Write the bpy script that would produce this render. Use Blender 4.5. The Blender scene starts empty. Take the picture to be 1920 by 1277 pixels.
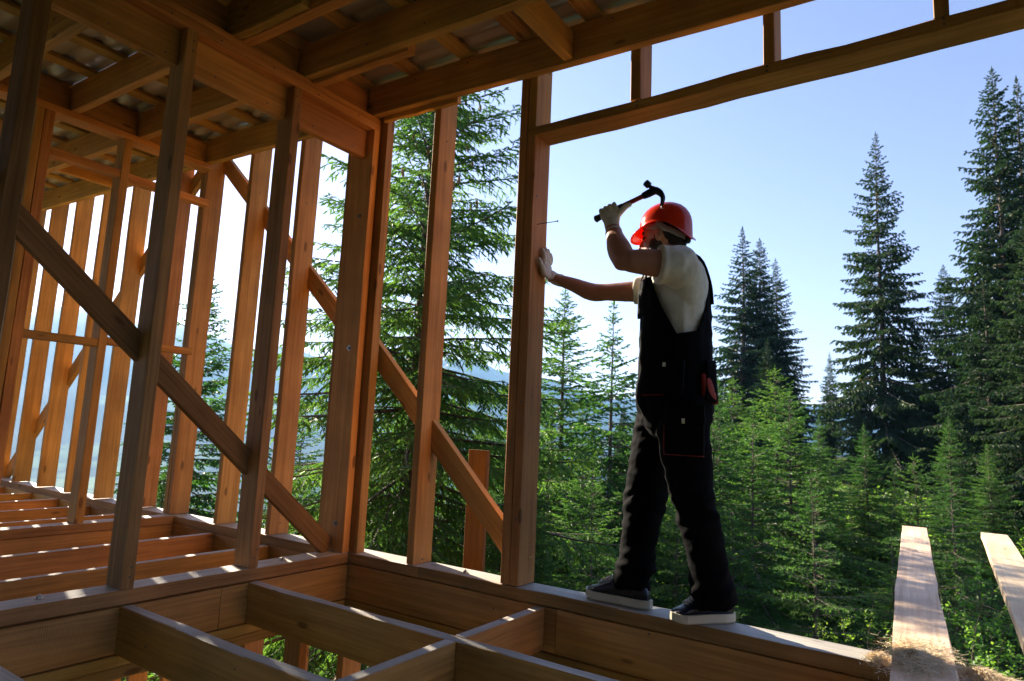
import bpy, bmesh, math, random
import numpy as np
from mathutils import Vector, Matrix, noise

S = bpy.context.scene
COL = S.collection
# ------------------------------------------------------------------ camera
cd = bpy.data.cameras.new('camera')
cam = bpy.data.objects.new('camera', cd)
COL.objects.link(cam)
S.camera = cam
R = [[0.82526521, 0.56307671, 0.04338149], [-0.04219189, 0.1380744, -0.98952277], [-0.5631671, 0.81478836, 0.13770527]]
cam.matrix_world = Matrix(((R[0][0], -R[1][0], -R[2][0], 0), (R[0][1], -R[1][1], -R[2][1], 0), (R[0][2], -R[1][2], -R[2][2], 0.74), (0, 0, 0, 1)))
cd.sensor_width = 36; cd.lens = 22.7035
cd.clip_start = 0.02; cd.clip_end = 20000
cd.dof.use_dof = True; cd.dof.focus_distance = 3.0; cd.dof.aperture_fstop = 4.0
# ------------------------------------------------------------------ sky, sun, exposure
EL = math.radians(27); AZ = math.atan2(-1, 0.28)          # direction towards the sun, clockwise from +Y
w = bpy.data.worlds.new('World'); S.world = w; w.use_nodes = True
nt = w.node_tree; bg = nt.nodes['Background']
sky = nt.nodes.new('ShaderNodeTexSky'); sky.sky_type = 'NISHITA'; sky.sun_disc = False
sky.sun_elevation = EL; sky.sun_rotation = AZ; sky.altitude = 900; sky.air_density = 1.25; sky.dust_density = 0.55; sky.ozone_density = 3.0
wb = nt.nodes.new('ShaderNodeVectorMath'); wb.operation = 'MULTIPLY'; wb.inputs[1].default_value = (1.25, .93, .97)   # white balance of the whole sky
nt.links.new(sky.outputs[0], wb.inputs[0]); nt.links.new(wb.outputs[0], bg.inputs[0]); bg.inputs[1].default_value = 0.072
sd = bpy.data.lights.new('sun', 'SUN'); sd.energy = 5.0; sd.angle = math.radians(0.6); sd.color = (1, 0.86, 0.68)
sun = bpy.data.objects.new('sun', sd); COL.objects.link(sun)
sv = Vector((math.sin(AZ) * math.cos(EL), math.cos(AZ) * math.cos(EL), math.sin(EL)))
sun.rotation_euler = sv.to_track_quat('Z', 'Y').to_euler()
S.view_settings.view_transform = 'Standard'; S.view_settings.look = 'None'
S.view_settings.exposure = 1.85; S.view_settings.gamma = 1
S.render.engine = 'CYCLES'
S.cycles.use_denoising = True
S.cycles.max_bounces = 7; S.cycles.diffuse_bounces = 4; S.cycles.glossy_bounces = 2; S.cycles.transmission_bounces = 3
S.cycles.transparent_max_bounces = 4; S.cycles.volume_bounces = 1
S.cycles.sample_clamp_indirect = 6
rnd = random.Random(5)

# ------------------------------------------------------------------ helpers
def tag(o, label=None, cat=None, group=None, kind=None):
    if label: o['label'] = label
    if cat: o['category'] = cat
    if group: o['group'] = group
    if kind: o['kind'] = kind
    return o

def fast_mesh(name, V, F, mats=(), tint=None, smooth=False, matidx=None):
    V = np.asarray(V, dtype=np.float32); F = np.asarray(F, dtype=np.int32)
    me = bpy.data.meshes.new(name); k = F.shape[1]
    me.vertices.add(len(V)); me.vertices.foreach_set('co', V.ravel())
    me.loops.add(F.size); me.loops.foreach_set('vertex_index', F.ravel())
    me.polygons.add(len(F)); me.polygons.foreach_set('loop_start', np.arange(0, F.size, k, dtype=np.int32))
    for m in mats: me.materials.append(m)
    if matidx is not None: me.polygons.foreach_set('material_index', np.asarray(matidx, dtype=np.int32))
    if tint is not None:
        a = me.attributes.new('tint', 'FLOAT', 'POINT'); a.data.foreach_set('value', np.asarray(tint, dtype=np.float32))
    me.update(calc_edges=True); me.validate()
    if smooth: me.shade_smooth()
    return me

def obj(name, me, parent=None, loc=None):
    o = bpy.data.objects.new(name, me); COL.objects.link(o)
    if parent: o.parent = parent
    if loc is not None: o.location = loc
    return o

def empty(name, label, cat, loc=(0, 0, 0), group=None):
    o = bpy.data.objects.new(name, None); COL.objects.link(o); o.location = loc; o.empty_display_size = .1
    return tag(o, label, cat, group)

def copy_tree(o, parent=None):
    c = o.copy(); COL.objects.link(c); c.parent = parent
    for ch in list(o.children): copy_tree(ch, c)
    return c

# ------------------------------------------------------------------ materials
def new_mat(name):
    m = bpy.data.materials.new(name); m.use_nodes = True
    n = m.node_tree; b = n.nodes['Principled BSDF']
    return m, n, b

def node(n, t, **kw):
    x = n.nodes.new(t)
    for k, v in kw.items(): setattr(x, k, v)
    return x

def wood(name, light, dark, tone=0.35, rough=0.72, knots=(0.07, 0.025, 0.008), saw=0.35, grey=None, spec=.4):
    m, n, b = new_mat(name); L = n.links.new
    tc = node(n, 'ShaderNodeTexCoord'); oi = node(n, 'ShaderNodeObjectInfo')
    mul = node(n, 'ShaderNodeMath', operation='MULTIPLY'); mul.inputs[1].default_value = 37.0; L(oi.outputs['Random'], mul.inputs[0])
    cx = node(n, 'ShaderNodeCombineXYZ'); L(mul.outputs[0], cx.inputs[0]); L(mul.outputs[0], cx.inputs[1]); L(mul.outputs[0], cx.inputs[2])
    add = node(n, 'ShaderNodeVectorMath', operation='ADD'); L(tc.outputs['Object'], add.inputs[0]); L(cx.outputs[0], add.inputs[1])
    # knot field bends the grain
    mp = node(n, 'ShaderNodeMapping'); mp.inputs['Scale'].default_value = (2.6, 7.5, 7.5); L(add.outputs[0], mp.inputs[0])
    vo = node(n, 'ShaderNodeTexVoronoi'); vo.inputs['Scale'].default_value = 1.0; vo.inputs['Randomness'].default_value = 1; L(mp.outputs[0], vo.inputs['Vector'])
    g = node(n, 'ShaderNodeMapping'); g.inputs['Scale'].default_value = (1.3, 26, 26); L(add.outputs[0], g.inputs[0])
    no = node(n, 'ShaderNodeTexNoise'); no.inputs['Scale'].default_value = 1.0; no.inputs['Detail'].default_value = 5; no.inputs['Roughness'].default_value = .62; no.inputs['Distortion'].default_value = .6
    L(g.outputs[0], no.inputs['Vector'])
    g2 = node(n, 'ShaderNodeMapping'); g2.inputs['Scale'].default_value = (2.0, 90, 90); L(add.outputs[0], g2.inputs[0])
    n2 = node(n, 'ShaderNodeTexNoise'); n2.inputs['Scale'].default_value = 1.0; n2.inputs['Detail'].default_value = 3; L(g2.outputs[0], n2.inputs['Vector'])
    mx = node(n, 'ShaderNodeMath', operation='ADD'); L(no.outputs['Fac'], mx.inputs[0])
    s2 = node(n, 'ShaderNodeMath', operation='MULTIPLY_ADD'); L(n2.outputs['Fac'], s2.inputs[0]); s2.inputs[1].default_value = .6; s2.inputs[2].default_value = -.3; L(s2.outputs[0], mx.inputs[1])
    cr = node(n, 'ShaderNodeValToRGB'); cr.color_ramp.elements[0].position = .28; cr.color_ramp.elements[1].position = .68
    cr.color_ramp.elements[0].color = (*dark, 1); cr.color_ramp.elements[1].color = (*light, 1); L(mx.outputs[0], cr.inputs[0])
    # tone from board to board, and large blotches
    bl = node(n, 'ShaderNodeTexNoise'); bl.inputs['Scale'].default_value = 2.6; bl.inputs['Detail'].default_value = 4; L(add.outputs[0], bl.inputs['Vector'])
    hs = node(n, 'ShaderNodeHueSaturation')
    r1 = node(n, 'ShaderNodeMapRange'); L(oi.outputs['Random'], r1.inputs[0]); r1.inputs[3].default_value = 1 - tone; r1.inputs[4].default_value = 1 + tone
    r2 = node(n, 'ShaderNodeMapRange'); L(bl.outputs['Fac'], r2.inputs[0]); r2.inputs[1].default_value = .3; r2.inputs[2].default_value = .7; r2.inputs[3].default_value = .78; r2.inputs[4].default_value = 1.18
    vm = node(n, 'ShaderNodeMath', operation='MULTIPLY'); L(r1.outputs[0], vm.inputs[0]); L(r2.outputs[0], vm.inputs[1])
    wn = node(n, 'ShaderNodeTexWhiteNoise', noise_dimensions='1D'); L(mul.outputs[0], wn.inputs['W'])
    r3 = node(n, 'ShaderNodeMapRange'); L(wn.outputs['Value'], r3.inputs[0]); r3.inputs[3].default_value = .488; r3.inputs[4].default_value = .512
    L(r3.outputs[0], hs.inputs['Hue']); L(vm.outputs[0], hs.inputs['Value']); L(cr.outputs[0], hs.inputs['Color'])
    kn = node(n, 'ShaderNodeMapRange', interpolation_type='SMOOTHSTEP'); L(vo.outputs['Distance'], kn.inputs[0]); kn.inputs[1].default_value = .07; kn.inputs[2].default_value = .125; kn.inputs[3].default_value = .6; kn.inputs[4].default_value = 0
    mk = node(n, 'ShaderNodeMix', data_type='RGBA'); L(kn.outputs[0], mk.inputs[0]); L(hs.outputs[0], mk.inputs[6]); mk.inputs[7].default_value = (*knots, 1)
    out = mk.outputs[2]
    if grey:
        gm = node(n, 'ShaderNodeMix', data_type='RGBA')
        gr = node(n, 'ShaderNodeMapRange'); L(bl.outputs['Fac'], gr.inputs[0]); gr.inputs[1].default_value = .35; gr.inputs[2].default_value = .65; gr.inputs[3].default_value = .35; gr.inputs[4].default_value = .8
        L(gr.outputs[0], gm.inputs[0]); L(out, gm.inputs[6]); gm.inputs[7].default_value = (*grey, 1); out = gm.outputs[2]
    L(out, b.inputs['Base Color'])
    b.inputs['Roughness'].default_value = rough; b.inputs['Specular IOR Level'].default_value = spec
    # bump: grain + saw marks across the board
    wv = node(n, 'ShaderNodeTexWave', wave_type='BANDS', bands_direction='X'); wv.inputs['Scale'].default_value = 38; wv.inputs['Distortion'].default_value = 1.6; wv.inputs['Detail'].default_value = 2; L(add.outputs[0], wv.inputs['Vector'])
    hm = node(n, 'ShaderNodeMath', operation='MULTIPLY_ADD'); L(wv.outputs['Fac'], hm.inputs[0]); hm.inputs[1].default_value = saw; L(mx.outputs[0], hm.inputs[2])
    bp = node(n, 'ShaderNodeBump'); bp.inputs['Strength'].default_value = .5; bp.inputs['Distance'].default_value = .0035; L(hm.outputs[0], bp.inputs['Height']); L(bp.outputs[0], b.inputs['Normal'])
    return m

M = {}
M['orange'] = wood('stained_pine', (0.66, 0.335, 0.095), (0.45, 0.205, 0.052), tone=.2)
M['brown'] = wood('brown_pine', (0.54, 0.268, 0.075), (0.31, 0.143, 0.035), tone=.24)
M['olive'] = wood('rafter_pine', (0.56, 0.33, 0.09), (0.35, 0.19, 0.045), tone=.15)
M['aged'] = wood('weathered_pine', (0.44, 0.232, 0.09), (0.24, 0.12, 0.042), tone=.1, saw=.25, rough=.7, spec=.25)
M['pale'] = wood('fresh_pine', (0.86, 0.66, 0.45), (0.66, 0.47, 0.29), tone=.06, knots=(.25, .13, .06), saw=.9)
M['edge'] = wood('sky_lit_top', (0.56, 0.52, 0.45), (0.38, 0.35, 0.30), tone=.12, rough=.6, spec=.5, saw=.08)  # pale tone for upward faces: sky reflection put into the wood colour
M['dark'] = wood('dark_pine', (0.27, 0.145, 0.055), (0.15, 0.075, 0.026), tone=.1, saw=.2, rough=.8, spec=.2)
M['joist'] = wood('joist_pine', (0.58, 0.295, 0.085), (0.34, 0.158, 0.04), tone=.18, saw=.22, rough=.55, spec=.5)
def simple(name, col, rough=.5, metal=0., spec=.5, bump=0, bscale=200, sheen=0):
    m, n, b = new_mat(name)
    b.inputs['Base Color'].default_value = (*col, 1); b.inputs['Roughness'].default_value = rough; b.inputs['Metallic'].default_value = metal
    b.inputs['Specular IOR Level'].default_value = spec
    if sheen: b.inputs['Sheen Weight'].default_value = sheen
    if bump:
        tc = node(n, 'ShaderNodeTexCoord'); no = node(n, 'ShaderNodeTexNoise'); no.inputs['Scale'].default_value = bscale; no.inputs['Detail'].default_value = 4
        n.links.new(tc.outputs['Object'], no.inputs['Vector'])
        bp = node(n, 'ShaderNodeBump'); bp.inputs['Strength'].default_value = bump; bp.inputs['Distance'].default_value = .002
        n.links.new(no.outputs['Fac'], bp.inputs['Height']); n.links.new(bp.outputs[0], b.inputs['Normal'])
        rr = node(n, 'ShaderNodeMapRange'); rr.inputs[3].default_value = .8; rr.inputs[4].default_value = 1.2; n2 = node(n, 'ShaderNodeTexNoise'); n2.inputs['Scale'].default_value = bscale / 14; n.links.new(tc.outputs['Object'], n2.inputs['Vector'])
        n.links.new(n2.outputs['Fac'], rr.inputs[0]); hs = node(n, 'ShaderNodeHueSaturation'); hs.inputs['Color'].default_value = (*col, 1); n.links.new(rr.outputs[0], hs.inputs['Value']); n.links.new(hs.outputs[0], b.inputs['Base Color'])
    return m
M['steel'] = simple('zinc_steel', (.45, .44, .42), .35, .9)
M['nail'] = simple('nail_steel', (.12, .12, .12), .4, .8)
M['sheet'] = simple('roof_sheet_metal', (.46, .40, .34), .38, .3, bump=.03, bscale=30)
M['skin'] = simple('skin', (.40, .19, .115), .5, bump=.12, bscale=300)
M['skin'].node_tree.nodes['Principled BSDF'].inputs['Subsurface Weight'].default_value = .12
M['skin'].node_tree.nodes['Principled BSDF'].inputs['Subsurface Radius'].default_value = (.01, .004, .002)
M['shirt'] = simple('cotton_shirt', (.70, .69, .57), .9, bump=.2, bscale=500, sheen=.2)
M['overall'] = simple('overall_fabric', (.0024, .0024, .0034), .88, spec=.08, bump=.2, bscale=400)
M['pocket'] = simple('pocket_fabric', (.002, .002, .0025), .85, spec=.1, bump=.3, bscale=400)
M['trim'] = simple('red_orange_trim', (.3, .025, .008), .7)
M['reflect'] = simple('reflective_tag', (.6, .6, .4), .4)
M['glove'] = simple('knit_glove', (.68, .66, .56), .95, bump=.7, bscale=240)
M['glovepalm'] = simple('glove_palm_coating', (.1, .1, .11), .6)
M['hair'] = simple('dark_hair', (.014, .009, .006), .75, bump=.9, bscale=350)
M['leather'] = simple('navy_leather', (.008, .011, .022), .34, bump=.15, bscale=200)
M['sole'] = simple('off_white_rubber', (.6, .55, .41), .6, bump=.1)
M['lace'] = simple('white_lace', (.7, .7, .68), .85)
M['blackmetal'] = simple('black_steel', (.02, .02, .022), .38, .6)
M['grip'] = simple('black_rubber', (.012, .013, .02), .55)
M['handle'] = simple('red_hammer_handle', (.34, .035, .028), .45)
M['grey_plastic'] = simple('grey_webbing', (.33, .32, .3), .6)
M['eye'] = simple('eye', (.02, .015, .012), .2)
m, n, b = new_mat('red_helmet_plastic')
b.inputs['Base Color'].default_value = (.85, .06, .02, 1); b.inputs['Roughness'].default_value = .18; b.inputs['Coat Weight'].default_value = .3
tr = node(n, 'ShaderNodeBsdfTranslucent'); tr.inputs[0].default_value = (.95, .05, .02, 1)
ms = node(n, 'ShaderNodeMixShader'); ms.inputs[0].default_value = .35; o_ = n.nodes['Material Output']
n.links.new(b.outputs[0], ms.inputs[1]); n.links.new(tr.outputs[0], ms.inputs[2]); n.links.new(ms.outputs[0], o_.inputs[0])
M['helmet'] = m

def foliage(name, base, tip, trans=.35, rough=.5, back=None):
    m, n, b = new_mat(name); L = n.links.new
    at = node(n, 'ShaderNodeAttribute', attribute_name='tint'); oi = node(n, 'ShaderNodeObjectInfo')
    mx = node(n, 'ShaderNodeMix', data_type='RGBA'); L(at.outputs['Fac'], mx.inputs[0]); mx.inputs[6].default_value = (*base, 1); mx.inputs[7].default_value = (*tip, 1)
    hs = node(n, 'ShaderNodeHueSaturation'); r = node(n, 'ShaderNodeMapRange'); L(oi.outputs['Random'], r.inputs[0]); r.inputs[3].default_value = .8; r.inputs[4].default_value = 1.2
    r2 = node(n, 'ShaderNodeMapRange'); L(oi.outputs['Random'], r2.inputs[0]); r2.inputs[3].default_value = .515; r2.inputs[4].default_value = .485
    L(r.outputs[0], hs.inputs['Value']); L(r2.outputs[0], hs.inputs['Hue']); L(mx.outputs[2], hs.inputs['Color'])
    L(hs.outputs[0], b.inputs['Base Color']); b.inputs['Roughness'].default_value = rough; b.inputs['Specular IOR Level'].default_value = .35
    t = node(n, 'ShaderNodeBsdfTranslucent'); h2 = node(n, 'ShaderNodeHueSaturation'); L(hs.outputs[0], h2.inputs['Color']); h2.inputs['Hue'].default_value = .49; h2.inputs['Saturation'].default_value = 1.1; h2.inputs['Value'].default_value = 1.7; L(h2.outputs[0], t.inputs[0])
    ms = node(n, 'ShaderNodeMixShader'); ms.inputs[0].default_value = trans
    L(b.outputs[0], ms.inputs[1]); L(t.outputs[0], ms.inputs[2]); L(ms.outputs[0], n.nodes['Material Output'].inputs[0])
    return m
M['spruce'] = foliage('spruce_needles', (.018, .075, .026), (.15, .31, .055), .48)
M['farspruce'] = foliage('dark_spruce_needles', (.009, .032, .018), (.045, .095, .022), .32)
M['leaf'] = foliage('broad_leaves', (.06, .17, .03), (.2, .36, .06), .5)
m, n, b = new_mat('spruce_bark')
tc = node(n, 'ShaderNodeTexCoord'); mp = node(n, 'ShaderNodeMapping'); mp.inputs['Scale'].default_value = (14, 14, 5); no = node(n, 'ShaderNodeTexNoise'); no.inputs['Scale'].default_value = 1.5; no.inputs['Detail'].default_value = 6
n.links.new(tc.outputs['Object'], mp.inputs[0]); n.links.new(mp.outputs[0], no.inputs['Vector'])
cr = node(n, 'ShaderNodeValToRGB'); cr.color_ramp.elements[0].position = .35; cr.color_ramp.elements[1].position = .65; cr.color_ramp.elements[0].color = (.05, .038, .03, 1); cr.color_ramp.elements[1].color = (.24, .185, .145, 1)
n.links.new(no.outputs['Fac'], cr.inputs[0]); n.links.new(cr.outputs[0], b.inputs['Base Color']); b.inputs['Roughness'].default_value = .9
bp = node(n, 'ShaderNodeBump'); bp.inputs['Distance'].default_value = .03; n.links.new(no.outputs['Fac'], bp.inputs['Height']); n.links.new(bp.outputs[0], b.inputs['Normal'])
M['bark'] = m
m, n, b = new_mat('terrain'); L = n.links.new
tc = node(n, 'ShaderNodeTexCoord'); n1 = node(n, 'ShaderNodeTexNoise'); n1.inputs['Scale'].default_value = .35; n1.inputs['Detail'].default_value = 9; n1.inputs['Roughness'].default_value = .7; L(tc.outputs['Object'], n1.inputs['Vector'])
cr = node(n, 'ShaderNodeValToRGB'); cr.color_ramp.elements[0].position = .35; cr.color_ramp.elements[1].position = .65; cr.color_ramp.elements[0].color = (.03, .035, .014, 1); cr.color_ramp.elements[1].color = (.08, .1, .03, 1); L(n1.outputs['Fac'], cr.inputs[0])
n2 = node(n, 'ShaderNodeTexNoise'); n2.inputs['Scale'].default_value = .006; n2.inputs['Detail'].default_value = 6; L(tc.outputs['Object'], n2.inputs['Vector'])
c2 = node(n, 'ShaderNodeValToRGB'); c2.color_ramp.elements[0].position = .56; c2.color_ramp.elements[1].position = .62; c2.color_ramp.elements[0].color = (.012, .03, .02, 1); c2.color_ramp.elements[1].color = (.13, .2, .07, 1); L(n2.outputs['Fac'], c2.inputs[0])
sx = node(n, 'ShaderNodeSeparateXYZ'); L(tc.outputs['Object'], sx.inputs[0])
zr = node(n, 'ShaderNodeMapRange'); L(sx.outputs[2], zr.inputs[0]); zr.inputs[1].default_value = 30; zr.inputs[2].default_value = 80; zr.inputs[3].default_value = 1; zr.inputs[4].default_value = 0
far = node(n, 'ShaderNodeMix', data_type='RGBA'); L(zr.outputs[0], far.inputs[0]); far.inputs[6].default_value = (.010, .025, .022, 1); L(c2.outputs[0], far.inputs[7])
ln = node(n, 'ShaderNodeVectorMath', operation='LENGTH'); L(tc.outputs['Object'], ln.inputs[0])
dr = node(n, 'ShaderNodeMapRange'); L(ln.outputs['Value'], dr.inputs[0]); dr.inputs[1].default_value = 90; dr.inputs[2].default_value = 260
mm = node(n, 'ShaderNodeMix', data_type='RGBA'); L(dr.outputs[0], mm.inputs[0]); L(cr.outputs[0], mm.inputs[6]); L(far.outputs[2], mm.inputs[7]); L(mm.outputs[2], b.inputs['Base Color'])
b.inputs['Roughness'].default_value = .95; b.inputs['Specular IOR Level'].default_value = .1
M['ground'] = m
M['tow'] = simple('jute_fibre', (.78, .64, .42), .95)
M['cone'] = simple('spruce_cone_scales', (.3, .15, .06), .7, bump=1, bscale=60)

# ------------------------------------------------------------------ terrain
def sstep(a, b, x):
    t = np.clip((x - a) / (b - a), 0, 1); return t * t * (3 - 2 * t)
def terrain(x, y):
    x = np.asarray(x, float); y = np.asarray(y, float); r = np.hypot(x, y)
    near = -3.25 - .16 * np.clip(-x - 9, 0, 40) - .4 * np.clip(-x - 18, 0, 60) * 1.0
    near += .135 * np.clip(y - 11, 0, 22) * sstep(-26, -8, x) - .12 * np.clip(y - 48, 0, 100) + .05 * np.clip(-y - 6, 0, 40)
    near += .18 * np.sin(x * .45 + 1) * np.cos(y * .37) * sstep(6, 12, r) + .5 * np.sin(x * .09) * np.sin(y * .11) * sstep(20, 60, r)
    az = np.degrees(np.arctan2(-x, y))
    tanr = .045 + .068 * sstep(10, 55, np.abs(az))
    tanr = tanr * (1 + .12 * np.sin(az * .21) + .05 * np.sin(az * .83 + 1) + .02 * np.sin(az * 2.9))
    floor = -95 + 14 * np.sin(x * .006) * np.cos(y * .005)
    hill = floor + (tanr * 2600 - floor) * sstep(1000, 2700, r) + 9 * np.sin(x * .018 + y * .011) * np.sin(y * .02) * sstep(900, 1500, r)
    k = sstep(70, 480, r)
    return near * (1 - k) + hill * k
rr = np.concatenate([[0.01], np.geomspace(2.0, 4000, 150)]); aa = np.linspace(0, 2 * np.pi, 361)[:-1]
X = rr[:, None] * np.cos(aa); Y = rr[:, None] * np.sin(aa); Z = terrain(X, Y)
V = np.stack([X, Y, Z], -1).reshape(-1, 3); nr, na = X.shape
i, j = np.meshgrid(np.arange(nr - 1), np.arange(na), indexing='ij'); j2 = (j + 1) % na
F = np.stack([i * na + j, (i + 1) * na + j, (i + 1) * na + j2, i * na + j2], -1).reshape(-1, 4)
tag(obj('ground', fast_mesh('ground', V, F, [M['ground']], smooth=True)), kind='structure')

# ------------------------------------------------------------------ timber
def board_mesh(Lg, W, H, seed, warp=.0015, n=None, cham=.003):
    """a sawn board along local X, W in local Y, H in local Z, softened arrises and slightly uneven edges"""
    rg = np.random.RandomState(seed)
    n = n or max(2, min(14, int(Lg / .22)))
    c = cham
    ring = np.array([(-W/2 + c, -H/2), (W/2 - c, -H/2), (W/2, -H/2 + c), (W/2, H/2 - c), (W/2 - c, H/2), (-W/2 + c, H/2), (-W/2, H/2 - c), (-W/2, -H/2 + c)])
    xs = np.linspace(-Lg/2, Lg/2, n + 1)
    bow = warp * np.cumsum(rg.randn(n + 1, 2), 0) * .5; bow -= np.linspace(0, 1, n + 1)[:, None] * bow[-1]
    V = []
    for k, x in enumerate(xs):
        w = rg.randn(8, 2) * warp * .35
        V.append(np.column_stack([np.full(8, x), ring + w + bow[k]]))
    V = np.vstack(V); F = []
    for k in range(n):
        for q in range(8):
            a, b_ = k * 8 + q, k * 8 + (q + 1) % 8; F.append((a, b_, b_ + 8, a + 8))
    me = bpy.data.meshes.new('board'); e = n * 8
    me.from_pydata(V.tolist(), [], F + [tuple(range(7, -1, -1)), tuple(range(e, e + 8))]); me.update()
    return me
_seed = [0]
def board(name, parent, mat, x0, x1, y0, y1, z0, z1, axis='x', **kw):
    _seed[0] += 1
    d = (x1 - x0, y1 - y0, z1 - z0); c = ((x0 + x1) / 2, (y0 + y1) / 2, (z0 + z1) / 2)
    if axis == 'x': me = board_mesh(d[0], d[1], d[2], _seed[0], **kw); e = (0, 0, 0)
    elif axis == 'y': me = board_mesh(d[1], d[0], d[2], _seed[0], **kw); e = (0, 0, math.pi / 2)
    else: me = board_mesh(d[2], d[1], d[0], _seed[0], **kw); e = (0, -math.pi / 2, 0)
    me.materials.append(M[mat])
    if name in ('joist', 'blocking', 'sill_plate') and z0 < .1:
        me.materials.append(M['edge'])  # paler tops, painted to stand in for reflected sky
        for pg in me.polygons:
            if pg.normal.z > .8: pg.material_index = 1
    o = obj(name, me, parent); o.location = c; o.rotation_euler = e
    return o
def beam(name, parent, mat, p0, p1, W, H, up=(0, 0, 1), **kw):
    """board from p0 to p1 (centre line); H measured along up, W across"""
    _seed[0] += 1
    p0, p1 = Vector(p0), Vector(p1); t = (p1 - p0).normalized(); s = Vector(up).cross(t).normalized(); u = t.cross(s)
    me = board_mesh((p1 - p0).length, W, H, _seed[0], **kw); me.materials.append(M[mat]); o = obj(name, me, parent)
    o.matrix_local = Matrix.Translation((p0 + p1) / 2) @ Matrix((t, s, u)).transposed().to_4x4()
    return o
def bolt(parent_obj, loc, normal, r=.011):
    bm = bmesh.new()
    bmesh.ops.create_cone(bm, cap_ends=True, segments=20, radius1=r * 1.55, radius2=r * 1.55, depth=.003)
    g = bmesh.ops.create_cone(bm, cap_ends=True, segments=6, radius1=r, radius2=r * .95, depth=.009)
    bmesh.ops.translate(bm, verts=g['verts'], vec=(0, 0, .006))
    g = bmesh.ops.create_cone(bm, cap_ends=True, segments=10, radius1=r * .5, radius2=r * .45, depth=.012)
    bmesh.ops.translate(bm, verts=g['verts'], vec=(0, 0, .010))
    me = bpy.data.meshes.new('bolt'); bm.to_mesh(me); bm.free(); me.materials.append(M['steel'])
    o = obj('bolt', me)
    q = Vector(normal).to_track_quat('Z', 'Y'); o.matrix_world = Matrix.Translation(loc) @ q.to_matrix().to_4x4()
    o.parent = parent_obj; bpy.context.view_layer.update(); o.matrix_parent_inverse = parent_obj.matrix_world.inverted()
    return o

XI = -2.94      # room side of the interior wall
YE = 2.69       # room side of the exterior wall
RS = -0.0445    # roof slope, z falls towards +X
def rz(x): return 2.66 + RS * (x - XI)

# --- exterior wall
EW = empty('exterior_stud_framing', 'long stud wall of orange pine on the forest side with the large unfinished window opening', 'stud wall')
sill = board('sill_plate', EW, 'aged', -11, -2.4, YE, YE + .145, -.058, 0, warp=.001, n=30)
sill2 = board('sill_plate', EW, 'aged', -2.398, 1.9, YE, YE + .15, -.058, 0, warp=.002, n=26)
def ext_stud(x0, x1, mat='orange', d=.15, z1=None, z0=.002, y0=YE):
    return board('stud', EW, mat, x0, x1, y0, y0 + d, z0, z1 or (rz((x0 + x1) / 2) + .12), 'z')
for xb in (-10.38, -9.77, -9.16, -8.55, -7.944, -7.33, -6.725, -6.14, -4.30): ext_stud(xb - .045, xb)
ext_stud(-5.46, -5.415)
ext_stud(-5.02, -4.972, 'brown'); ext_stud(-4.968, -4.925)
ext_stud(-3.745, -3.70)
cst = ext_stud(-3.235, -3.15)
ext_stud(-2.985, -2.882, 'brown', .06)
ext_stud(-2.49, -2.44, 'orange'); 
king = ext_stud(-1.868, -1.818, 'brown'); jack = ext_stud(-1.815, -1.765, 'orange', z1=2.283)
ext_stud(-1.815, -1.767, 'orange', z0=2.336)
hd = board('header', EW, 'brown', -1.813, 1.8, YE, YE + .15, 2.285, 2.334, warp=.003, n=24)
for a, b_ in ((-1.232, -1.18), (-.62, -.573), (-.008, .043), (.61, .66)): board('cripple_stud', EW, 'brown', a, b_, YE + .002, YE + .14, 2.336, rz(a) + .14, 'z')
ext_stud(1.75, 1.8)
# diagonal braces let in on the outside
beam('brace', EW, 'orange', (-3.12, 2.80, 1.35), (-1.80, 2.80, .08), .045, .118, up=(.7, 0, .7))
beam('brace', EW, 'orange', (-4.93, 2.835, 2.84), (-3.12, 2.835, 1.225), .04, .12, up=(.66, 0, .75))
beam('brace', EW, 'orange', (-5.02, 2.835, 3.03), (-8.62, 2.835, -.02), .04, .125, up=(-.64, 0, .76))
# rim boards and the layers below
for a, b_ in ((-11, -6.6), (-6.597, XI - .15), (XI - .147, -1.55), (-1.547, 1.9)): board('rim_board', EW, 'joist', a, b_, YE + .002, YE + .05, -.257, -.064, n=18)
for a, b_ in ((-11, -5.2), (-5.197, -.9), (-.897, 1.9)): board('lower_plate', EW, 'brown', a, b_, YE - .004, YE + .146, -.31, -.262); board('lower_plate', EW, 'brown', a + .3, b_ + .1, YE + .002, YE + .146, -.362, -.314)
x = -10.8
while x < 1.9:
    board('lower_stud', EW, 'orange', x, x + .05, YE + .003, YE + .145, -3.15, -.366, 'z'); x += .46
board('lower_stud', EW, 'orange', -2.55, -2.40, YE + .003, YE + .145, -3.15, -.368, 'z')
board('foot_plate', EW, 'aged', -11, 1.95, YE, YE + .15, -3.3, -3.153)
# bolts
bolt(cst, (-3.155 + .06, YE - .06, 1.18), (0, -1, 0)) if False else None
bolt(sill2, (-2.13, 2.75, .001), (0, 0, 1))
# short board nailed upright outside
board('scrap_board', EW, 'dark', -2.345, -2.21, 3.0, 3.03, -.30, .62, 'z')

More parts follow.
